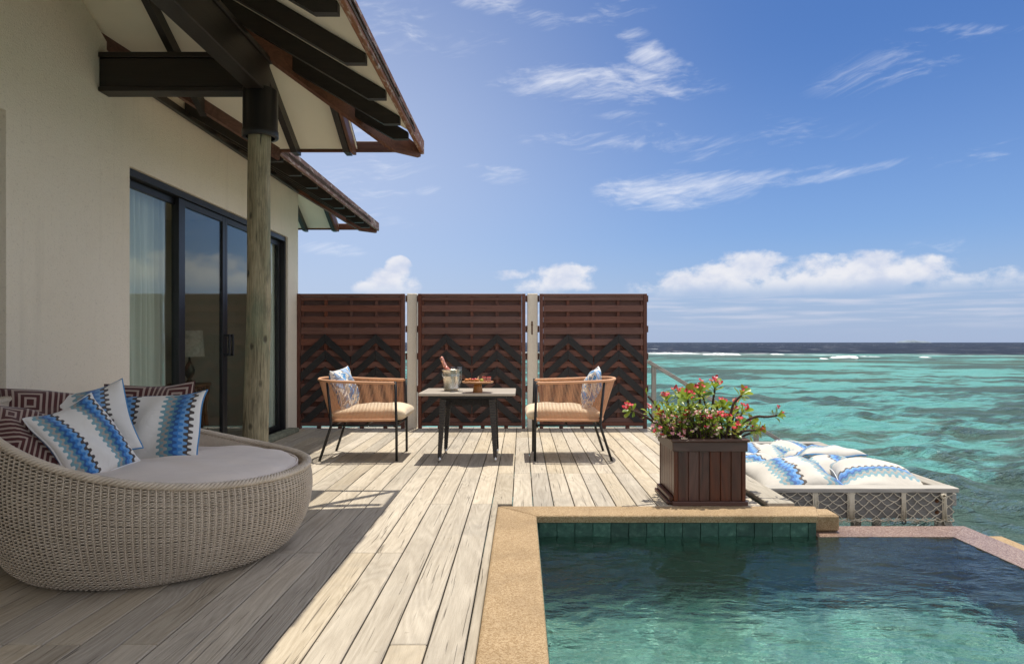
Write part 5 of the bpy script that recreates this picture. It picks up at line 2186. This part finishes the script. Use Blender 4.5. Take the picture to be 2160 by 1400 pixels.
def build_plant():
    root = empty('flowering_plant', (1.27, 4.84, 0.41))
    tag(root, 'thorny shrub with fleshy leaves and red and pink flowers in the planter', 'shrub')
    g = random.Random(12)
    R0 = WL[root.name]

    def W(zx, zy, y):
        u, v = 1290 + zx / 4.667, 780 + zy / 4.667
        return Vector(((u - 1100) / 1440 * y, y, 1.1 - (v - 722) / 1440 * y))
    # leaf: a spoon shape folded along its midrib
    def leaf_mesh(nm, mat, wide=0.30):
        V, F = [], []
        prof = [(0.0, 0.03), (0.25, 0.10), (0.5, 0.21), (0.72, wide), (0.90, wide * 0.72), (1.0, 0.06)]
        for i, (s, w) in enumerate(prof):
            bend = -0.16 * s * s
            V += [(s, -w, bend + 0.35 * w), (s, 0, bend), (s, w, bend + 0.35 * w)]
        for i in range(len(prof) - 1):
            a = i * 3
            F += [(a, a + 3, a + 4, a + 1), (a + 1, a + 4, a + 5, a + 2)]
        return mesh_from(nm, V, F, mat, [True] * len(F))
    big = leaf_mesh('leaf', M['leaf'], 0.31)
    small = leaf_mesh('leaf', M['leafsmall'], 0.24)
    def place(me, name, p, d, up, L, parent=root, roll=0.0):
        d = d.normalized()
        x = d
        y = Vector(up).cross(x)
        if y.length < 1e-3:
            y = Vector((0, 1, 0)).cross(x)
        y.normalize()
        z = x.cross(y)
        Mx = Matrix((x, y, z)).transposed().to_4x4()
        o = bpy.data.objects.new(name, me)
        COL.objects.link(o)
        o.parent = parent
        o.matrix_local = Matrix.Translation(Vector(p) - R0) @ Mx @ Matrix.Rotation(roll, 4, 'X') @ Matrix.Scale(L, 4)
        return o
    # flower: two rounded bracts and a tiny heart
    def flower_mesh(mat):
        V, F = [], []
        for s in (-1, 1):
            b = len(V)
            V.append((s * 0.1, 0, 0.05))
            m = 8
            for k in range(m):
                a = 2 * math.pi * k / m
                V.append((s * 0.52 + 0.55 * math.cos(a), 0.62 * math.sin(a), 0.22 * (math.cos(a) * s + 1)))
            F += [(b, b + 1 + k, b + 1 + (k + 1) % m) for k in range(m)]
        b = len(V)
        V += [(0.16, 0, .1), (0, .16, .1), (-.16, 0, .1), (0, -.16, .1), (0, 0, .42)]
        F += [(b, b + 1, b + 4), (b + 1, b + 2, b + 4), (b + 2, b + 3, b + 4), (b + 3, b, b + 4)]
        return mesh_from('flower', V, F, mat, [True] * len(F))
    FM = {c: flower_mesh(M['flower_' + c]) for c in ('red', 'pink', 'cream')}
    stalks = MB()
    nleaf = [0]

    def flower(p, size, c, dirv=None):
        d = Vector(dirv or (g.uniform(-.5, .5), -0.75 + g.uniform(-.4, .3), 0.75))
        o = place(FM[c], 'flower', p, Vector((g.uniform(-1, 1), g.uniform(-.4, .4), g.uniform(-.5, .5))), d, size)
        return o

    def rosette(p, axis, n, L, flowers=2, spread=1.0):
        axis = axis.normalized()
        side = axis.orthogonal().normalized()
        up2 = axis.cross(side)
        for k in range(n):
            a = 2.4 * k + g.uniform(-.3, .3)
            t = 0.35 + 0.75 * (k / max(1, n - 1))        # inner leaves stand, outer ones spread
            d = axis * math.cos(t * 1.25 * spread) + (side * math.cos(a) + up2 * math.sin(a)) * math.sin(t * 1.25 * spread)
            place(big, 'leaf', Vector(p) + d * 0.004 - axis * 0.03 * (k / n), d, axis, L * 1.28 * g.uniform(0.75, 1.15), roll=g.uniform(-.4, .4))
            nleaf[0] += 1
        for k in range(flowers):
            d = (axis + Vector((g.uniform(-.9, .9), g.uniform(-.9, .4), g.uniform(0, .8)))).normalized()
            q = Vector(p) + d * L * g.uniform(0.7, 1.25)
            stalks.tube([p, (Vector(p) + q) / 2 + Vector((0, 0, .006)), q], 0.0013, 4, cap=False)
            flower(q, 0.0165 * g.uniform(0.8, 1.15), 'red')
            if g.random() < 0.6:
                flower(q + Vector((g.uniform(-.016, .016), g.uniform(-.012, .012), g.uniform(-.01, .012))), 0.014, g.choice(('red', 'pink')))

    def stem(pts, y0, y1, r=0.0105, spines=True):
        P = []
        for i, (zx, zy) in enumerate(pts):
            P.append(W(zx, zy, y0 + (y1 - y0) * i / (len(pts) - 1)))
        P = smooth_path(P, 5 * (len(pts) - 1))
        mb = MB()
        n = len(P)
        mb.tube(P, [r * (1.15 - 0.35 * i / (n - 1)) for i in range(n)], 7)
        L = sum((b - a).length for a, b in zip(P[:-1], P[1:]))
        m = int(L / 0.0042)
        Q = resample(P, m)
        for k in range(1, m):
            t = (Q[min(k + 1, m)] - Q[k - 1]).normalized()
            s = t.orthogonal().normalized()
            a = g.uniform(0, 6.28)
            d = s * math.cos(a) + t.cross(s) * math.sin(a)
            b = Q[k] + d * r * 0.8
            w = t * 0.0016
            w2 = t.cross(d) * 0.0016
            tip = b + d * g.uniform(0.006, 0.012) + t * 0.002
            mb.add([b + w, b - w * .5 + w2, b - w * .5 - w2, tip], [(0, 1, 3), (1, 2, 3), (2, 0, 3)])
        ob('stem', mb, M['stem'], root)
        return P[-1], (P[-1] - P[-3]).normalized()

    S = [
        # path in the photograph, depth at foot and tip, leaves, leaf length, flowers
        ([(905, 650), (890, 470), (872, 330), (862, 235)], 4.86, 4.84, 13, .078, 5),
        ([(940, 650), (985, 420), (1000, 300), (1018, 180)], 4.92, 4.96, 10, .066, 6),
        ([(800, 650), (785, 480), (765, 380), (748, 285)], 4.80, 4.74, 12, .074, 4),
        ([(900, 600), (860, 410), (800, 320)], 4.92, 4.98, 6, .05, 2),
        ([(1150, 660), (1165, 480), (1195, 345), (1235, 290), (1282, 245)], 4.86, 4.86, 9, .060, 2),
        ([(1215, 640), (1250, 490), (1292, 415)], 4.96, 5.02, 8, .056, 4),
        ([(1210, 650), (1270, 555), (1340, 495), (1430, 458), (1530, 462), (1630, 448)], 4.84, 4.80, 6, .050, 2),
        ([(1200, 670), (1290, 605), (1440, 592)], 4.76, 4.70, 10, .052, 3),
        ([(560, 650), (500, 470), (430, 340), (358, 258)], 4.90, 4.96, 1, .055, 0),
        ([(540, 640), (450, 540), (350, 470), (270, 425), (185, 395)], 4.80, 4.72, 10, .052, 6),
        ([(470, 560), (400, 470), (370, 420)], 4.84, 4.86, 7, .046, 3),
        ([(640, 640), (580, 430), (545, 300)], 4.94, 4.98, 8, .056, 6),
        ([(700, 650), (672, 420), (655, 255)], 5.00, 5.02, 9, .060, 6),
        ([(1080, 670), (1085, 560), (1075, 490)], 4.70, 4.68, 9, .055, 4),
        ([(1110, 660), (1190, 500), (1195, 440)], 4.90, 4.92, 8, .055, 4),
        ([(980, 650), (1010, 470), (1045, 380)], 5.00, 5.03, 8, .060, 2),
        ([(1060, 650), (1080, 430), (1100, 370)], 4.94, 5.0, 8, .058, 2),
        ([(860, 640), (830, 560), (760, 470)], 4.68, 4.64, 7, .046, 3),
        ([(560, 660), (510, 570), (480, 470)], 4.70, 4.66, 9, .048, 5),
        ([(1230, 680), (1330, 560), (1370, 520)], 4.90, 4.96, 9, .050, 3),
        ([(1180, 690), (1205, 640), (1215, 600)], 4.66, 4.63, 8, .046, 3),
        ([(1120, 670), (1150, 560), (1140, 500)], 4.66, 4.63, 10, .052, 3),
        ([(1160, 670), (1230, 600), (1265, 540)], 4.72, 4.70, 10, .052, 3),
        ([(1240, 690), (1320, 640), (1385, 620)], 4.80, 4.82, 8, .048, 2),
        ([(1020, 670), (1010, 590), (990, 520)], 4.66, 4.62, 9, .050, 3),
        ([(1180, 660), (1240, 430), (1225, 360)], 4.98, 5.02, 8, .056, 2),
        ([(960, 640), (940, 420), (905, 280)], 4.98, 5.0, 9, .062, 3),
    ]
    for pts, y0, y1, n, L, f in S:
        tip, ax = stem(pts, y0, y1, 0.0095 if len(pts) > 3 else 0.0078)
        rosette(tip, (ax + Vector((0, -0.15, 0.25))).normalized(), n, L, f)
    # thin leafy twigs of the low, cream flowering part in front
    tw = MB()
    while nleaf[0] < 297:
        zx, zy = g.uniform(440, 1040), g.uniform(360, 650)
        y = g.uniform(4.62, 4.92)
        p = W(zx, zy, y)
        if p.z < 0.40:
            continue
        d = Vector((g.uniform(-1, 1), g.uniform(-1, .3), g.uniform(-.2, .9)))
        for k in range(3):
            dd = (d + Vector((g.uniform(-.8, .8), g.uniform(-.8, .5), g.uniform(-.4, .6)))).normalized()
            place(small, 'leaf', p, dd, (0, -.3, 1), g.uniform(.034, .055), roll=g.uniform(-.6, .6))
            nleaf[0] += 1
    # the rest of the small leaves in one piece
    fm = MB()
    base = [(v.co.copy()) for v in small.vertices]
    bf = [tuple(p.vertices) for p in small.polygons]
    for k in range(1500):
        zx = g.gauss(760, 230)
        zy = g.uniform(350, 668)
        if not 420 < zx < 1320:
            continue
        y = g.uniform(4.60, 5.07)
        p = W(zx, zy, y)
        if p.z < 0.405 or (zx > 1040 and zy < 500):
            continue
        d = Vector((g.uniform(-1, 1), g.uniform(-1, 1), g.uniform(-.3, 1))).normalized()
        x = d
        yv = Vector((g.uniform(-.3, .3), g.uniform(-.5, .2), 1)).cross(x).normalized()
        Mx = Matrix((x, yv, x.cross(yv))).transposed()
        L = g.uniform(.028, .052)
        fm.add([Mx @ (q * L) + p for q in base], bf, True)
        if k % 5 == 0:
            foot = Vector((min(max(p.x, 1.06), 1.48), min(max(p.y, 4.64), 5.04), 0.41))
            tw.tube([foot.lerp(p, 0.05), foot.lerp(p, 0.55) + Vector((g.uniform(-.02, .02), g.uniform(-.02, .02), 0.01)), p], [0.0032, 0.0026, 0.0016], 5, cap=False)
    ob('foliage', fm, M['leafsmall'], root, kind='stuff')
    ob('twigs', tw, M['stem'], root, kind='stuff')
    # flower heads over the low part: pink and cream, some red
    for k in range(95):
        zx, zy = g.uniform(430, 1060), 0
        zy = g.uniform(400, 650) if zx > 560 else g.uniform(450, 640)
        y = g.uniform(4.58, 4.80)
        p = W(zx, zy, y)
        for q in range(g.choice((2, 2, 3, 4))):
            flower(p + Vector((g.uniform(-.02, .02), g.uniform(-.015, .015), g.uniform(-.008, .008))), g.uniform(.010, .0135), g.choice(('pink', 'pink', 'cream', 'cream', 'cream', 'red')))
    for (zx, zy, c) in ((520, 660, 'cream'), (600, 610, 'pink'), (700, 685, 'cream'), (735, 680, 'cream'), (675, 640, 'pink'), (720, 600, 'pink'), (470, 630, 'cream'), (415, 600, 'red'), (410, 545, 'pink')):
        for q in range(3):
            flower(W(zx + g.uniform(-14, 14), zy + g.uniform(-14, 14), 4.585), .012, c)
    ob('flower_stalks', stalks, M['leafsmall'], root, kind='stuff')


build_plant()


# ================================================================== the net over the lagoon
def build_net_frame():
    root = empty('lounging_net', (2.53, 6.2, 0))
    tag(root, 'grey timber frame with a rope lounging net over the lagoon', 'net')
    def piece(name, xa, xb, ya, yb, za, zb, mat, ch=0.004, par=root):
        mb = MB()
        mb.span(xa, xb, ya, yb, za, zb, ch)
        return ob(name, mb, mat, par)
    x0, x1, y0, y1 = 1.83, 3.24, 5.05, 7.44
    piece('cap_board', x0, x1, y0, y0 + 0.125, -0.012, 0.022, M['greywood_x'])
    piece('cap_board', x0, x1, y1 - 0.12, y1, -0.012, 0.022, M['greywood_x'])
    piece('cap_board', x1 - 0.12, x1 - 0.001, y0 + 0.126, y1 - 0.121, -0.012, 0.020, M['greywood_y'])
    fb = piece('front_beam', x0, x1 - 0.035, y0 + 0.022, y0 + 0.075, -0.205, -0.0135, M['greybeam_x'])
    piece('rear_beam', x0, x1 - 0.035, y1 - 0.075, y1 - 0.022, -0.205, -0.0135, M['greywood_x'])
    piece('side_beam', x1 - 0.085, x1 - 0.036, y0 + 0.076, y1 - 0.076, -0.205, -0.0135, M['greywood_y'])
    piece('beam_end', x1 - 0.033, x1 + 0.012, y0 + 0.05, y0 + 0.13, -0.12, -0.03, M['greywood_x'])
    for z in (-0.075, -0.16):
        mb = MB()
        mb.lathe([(0.016, 0.0), (0.016, .004), (0.011, .005), (0.010, .013), (0.003, .014)], (3.085, y0 + 0.0215, z), 6, Matrix.Rotation(R(90), 4, 'X'), smooth=False)
        ob('bolt', mb, M['rust'], fb)
    for (x, y) in ((2.62, 5.35), (2.98, 6.9), (3.14, 5.12), (2.1, 6.9), (3.14, 7.3)):
        piece('pile', x - 0.03, x + 0.03, y - 0.03, y + 0.03, SEA_Z - 0.8, -0.206, M['greywood_z'])
    piece('pile', 2.90, 2.955, 5.6, 5.66, SEA_Z - 0.8, -0.206, M['greywood_z'])
    mb = MB()
    mb.beam((3.14, 5.10, -0.19), (3.52, 5.10, -0.95), 0.05, 0.07, up=(0, 1, 0))
    ob('brace', mb, M['greywood_z'], root)
    # the net itself: diagonal cords sagging inside the frame
    xa, xb, ya, yb = x0 + 0.005, x1 - 0.122, y0 + 0.126, y1 - 0.122
    def sag(x, y):
        u, v = (x - xa) / (xb - xa), (y - ya) / (yb - ya)
        u, v = min(max(u, 0), 1), min(max(v, 0), 1)
        return -0.02 - 0.105 * (4 * u * (1 - u)) ** 0.6 * (4 * v * (1 - v)) ** 0.6
    mb = MB()
    sp_ = 0.062
    for dirn in (-1, 1):
        c = -3.0
        while c < 12:
            # line y = c + dirn * 1.15 * x inside the frame
            pts = []
            for k in range(31):
                x = xa + (xb - xa) * k / 30
                y = c + dirn * 1.15 * (x - xa)
                if ya <= y <= yb:
                    pts.append(Vector((x + 0.004 * math.sin(9 * y + c * 40), y, sag(x, y) + 0.003 * dirn)))
            if len(pts) > 2:
                mb.tube(pts, 0.0036, 4, cap=False)
            c += sp_ * 1.5
    ob('net', mb, M['netrope'], root, kind='stuff')
    # apron of netting hung over the front beam
    g = random.Random(4)
    mb = MB()
    yq = y0 + 0.010
    zt, zb = -0.010, -0.215
    nx = 15
    dx = (3.205 - 1.86) / nx
    rows = 3
    node = {}
    for i in range(-4, 2 * nx + 6):
        for j in range(rows * 2 + 1):
            x = 1.86 + i * dx / 2 + g.uniform(-.008, .008)
            node[(i, j)] = Vector((x, yq - 0.004 * g.random(), zt + (zb - zt) * j / (rows * 2) + (g.uniform(-.008, .008) if 0 < j < rows * 2 else 0)))
    for i in range(0, 2 * nx + 1):
        for s in (-1, 1):
            for j in range(rows * 2):
                ii = i + s * j
                if (i % 2 == 0) and 0 <= ii <= 2 * nx and 0 <= ii + s <= 2 * nx:
                    a, b = node[(ii, j)], node[(ii + s, j + 1)]
                    m_ = (a + b) / 2 + Vector((0, -0.002, -0.006))
                    mb.tube([a, m_, b], 0.0031, 5, cap=False)
    # those that start at the ends
    for j0 in range(2, rows * 2, 2):
        for s, i0 in ((1, 0), (-1, 2 * nx)):
            for q in range(rows * 2 - j0):
                ii, j = i0 + s * q, j0 + q
                a, b = node[(ii, j)], node[(ii + s, j + 1)]
                mb.tube([a, (a + b) / 2 + Vector((0, -0.002, -0.005)), b], 0.0031, 5, cap=False)
    # frayed lower edge
    pts = [(1.86 + k * 0.012, yq - 0.003 + 0.003 * math.sin(k), zb - 0.004 + 0.006 * math.sin(k * 0.9) + g.uniform(-.004, .004)) for k in range(113)]
    mb.tube(pts, 0.0045, 5, cap=False)
    pts = [(1.86 + k * 0.012, yq + 0.004 * math.cos(k * 1.1), zb + 0.004 + 0.007 * math.cos(k * 0.8) + g.uniform(-.004, .004)) for k in range(113)]
    mb.tube(pts, 0.0038, 5, cap=False)
    for k in range(150):
        x = 1.87 + g.random() * 1.33
        mb.tube([(x, yq, zb), (x + g.uniform(-.012, .012), yq - g.uniform(0, .01), zb - g.uniform(.004, .016)), (x + g.uniform(-.02, .02), yq - g.uniform(0, .012), zb - g.uniform(.008, .034))], 0.0013, 3, cap=False)
    ob('net_apron', mb, M['netrope'], root, kind='stuff')
    for i, x in enumerate((2.175, 2.435, 2.455, 2.835, 3.135)):
        mb = MB()
        for k in range(5 if i in (0, 1) else 4):
            xx = x + (k - 2) * 0.0085
            mb.tube([(xx, y0 + 0.006, -0.008), (xx + g.uniform(-.004, .004), y0 + 0.001, -0.10), (xx + g.uniform(-.006, .006), y0 + 0.004, -0.205 - g.uniform(0, .02))], 0.0040, 6)
        ob('rope_lashing', mb, M['netrope'], root, kind='stuff')
    mb = MB()
    pts = [(3.118 + 0.016 * math.cos(a * 0.8) * (1 + .2 * math.sin(3 * a)), y0 - 0.006 - 0.006 * math.sin(a * 1.7), -0.035 + 0.014 * math.sin(a * 0.8) + 0.004 * math.cos(2.3 * a)) for a in range(40)]
    mb.tube(smooth_path(pts, 160), 0.0045, 6)
    ob('rope_knot', mb, M['netrope'], root)
    mb = MB()
    mb.tube([(2.832 + 0.014 * math.cos(a * .5236), y0 + 0.004, -0.228 + 0.016 * math.sin(a * .5236)) for a in range(13)], 0.0042, 6, cap=False)
    ob('shackle', mb, M['blacksteel'], root)


build_net_frame()
G2 = 'zigzag cushions lying on the lounging net'
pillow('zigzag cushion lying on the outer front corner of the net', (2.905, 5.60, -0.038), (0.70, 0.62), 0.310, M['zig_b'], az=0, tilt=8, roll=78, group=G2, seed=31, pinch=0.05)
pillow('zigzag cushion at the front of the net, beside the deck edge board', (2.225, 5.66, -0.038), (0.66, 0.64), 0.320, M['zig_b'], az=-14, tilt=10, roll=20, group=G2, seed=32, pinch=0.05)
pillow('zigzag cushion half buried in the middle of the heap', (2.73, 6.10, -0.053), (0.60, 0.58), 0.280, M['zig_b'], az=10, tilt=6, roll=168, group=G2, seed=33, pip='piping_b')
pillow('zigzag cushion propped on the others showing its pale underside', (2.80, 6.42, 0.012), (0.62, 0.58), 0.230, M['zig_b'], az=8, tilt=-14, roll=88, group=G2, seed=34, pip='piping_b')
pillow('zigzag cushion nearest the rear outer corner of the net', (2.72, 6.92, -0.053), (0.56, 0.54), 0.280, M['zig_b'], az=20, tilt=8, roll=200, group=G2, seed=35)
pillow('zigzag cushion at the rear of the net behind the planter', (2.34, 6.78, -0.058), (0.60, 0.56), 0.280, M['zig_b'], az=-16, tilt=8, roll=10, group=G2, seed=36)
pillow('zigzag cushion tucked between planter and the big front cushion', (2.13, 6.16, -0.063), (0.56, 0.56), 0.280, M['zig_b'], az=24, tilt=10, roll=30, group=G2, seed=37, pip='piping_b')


# ================================================================== inside the room
def build_interior():
    def curtain(y0, y1, x, waves, label, amp=1.0):
        mb = MB()
        n = int((y1 - y0) / 0.006)
        P = []
        for i in range(n + 1):
            s = i / n
            y = y0 + (y1 - y0) * s
            row = []
            for k in range(14):
                z = 0.03 + 2.45 * k / 13
                f = amp * 0.032 * math.sin(2 * math.pi * waves * s + 0.5 * math.sin(3 * s + z)) + amp * 0.010 * math.sin(2 * math.pi * waves * 2.3 * s + z)
                row.append((x + f * (0.7 + 0.3 * (1 - k / 13)), y + 0.006 * math.sin(6 * z + 9 * s), z))
            P.append(row)
        mb.grid(P)
        o = ob('curtain', mb, M['curtain'], base=True)
        tag(o, label, 'curtain', 'sheer curtains behind the sliding door')
    curtain(5.06, 5.98, -3.12, 10, 'wide sheer curtain behind the fixed pane nearest the daybed')
    curtain(7.93, 8.505, -3.025, 9, 'narrow sheer curtain at the far end of the sliding door', 0.5)
    x, y = -3.95, 8.12
    st = empty('slatted_table', (x, y, 0))
    tag(st, 'round side table of upright wooden slats inside the room', 'side table')
    n = 24
    for k in range(n):
        a = 2 * math.pi * k / n
        mb = MB()
        mb.tube([(x + 0.205 * math.cos(a), y + 0.205 * math.sin(a), 0.03), (x + 0.18 * math.cos(a), y + 0.18 * math.sin(a), 0.3), (x + 0.215 * math.cos(a), y + 0.215 * math.sin(a), 0.58)], 0.013, 6)
        ob('slat', mb, M['slatwood'], st)
    mb = MB()
    mb.lathe([(0.05, 0.581), (0.235, 0.582), (0.238, 0.59), (0.238, 0.607), (0.234, 0.612), (0.05, 0.612)], (x, y, 0), 40)
    ob('tabletop', mb, M['slatwood'], st)
    mb = MB()
    mb.lathe([(0.05, 0.0), (0.215, 0.0), (0.215, 0.028), (0.05, 0.029)], (x, y, 0), 32)
    ob('base_ring', mb, M['slatwood'], st)
    lp = empty('table_lamp', (x, y, 0.613))
    tag(lp, 'table lamp with a linen drum shade on the slatted table', 'lamp')
    mb = MB()
    mb.lathe([(0.065, 0.613), (0.068, 0.625), (0.03, 0.64), (0.022, 0.67), (0.055, 0.72), (0.062, 0.77), (0.035, 0.84), (0.015, 0.88), (0.010, 0.94)], (x, y, 0), 24)
    ob('base', mb, M['lampbase'], lp)
    mb = MB()
    mb.lathe([(0.165, 0.93), (0.145, 1.24), (0.143, 1.24), (0.163, 0.93)], (x, y, 0), 40, cap=(False, False))
    ob('lamp_shade', mb, M['shade'], lp)
    # bed with pale linen deeper in the room
    bd = empty('bed', (-5.6, 7.2, 0))
    tag(bd, 'bed with pale linen deep inside the dim room', 'bed')
    mb = MB()
    mb.span(-6.6, -4.7, 6.2, 8.0, 0.02, 0.30, 0.02)
    ob('frame', mb, M['floorwood'], bd)
    mb = MB()
    mb.span(-6.58, -4.72, 6.22, 7.98, 0.301, 0.56, 0.07)
    ob('mattress', mb, M['interior'], bd)


build_interior()
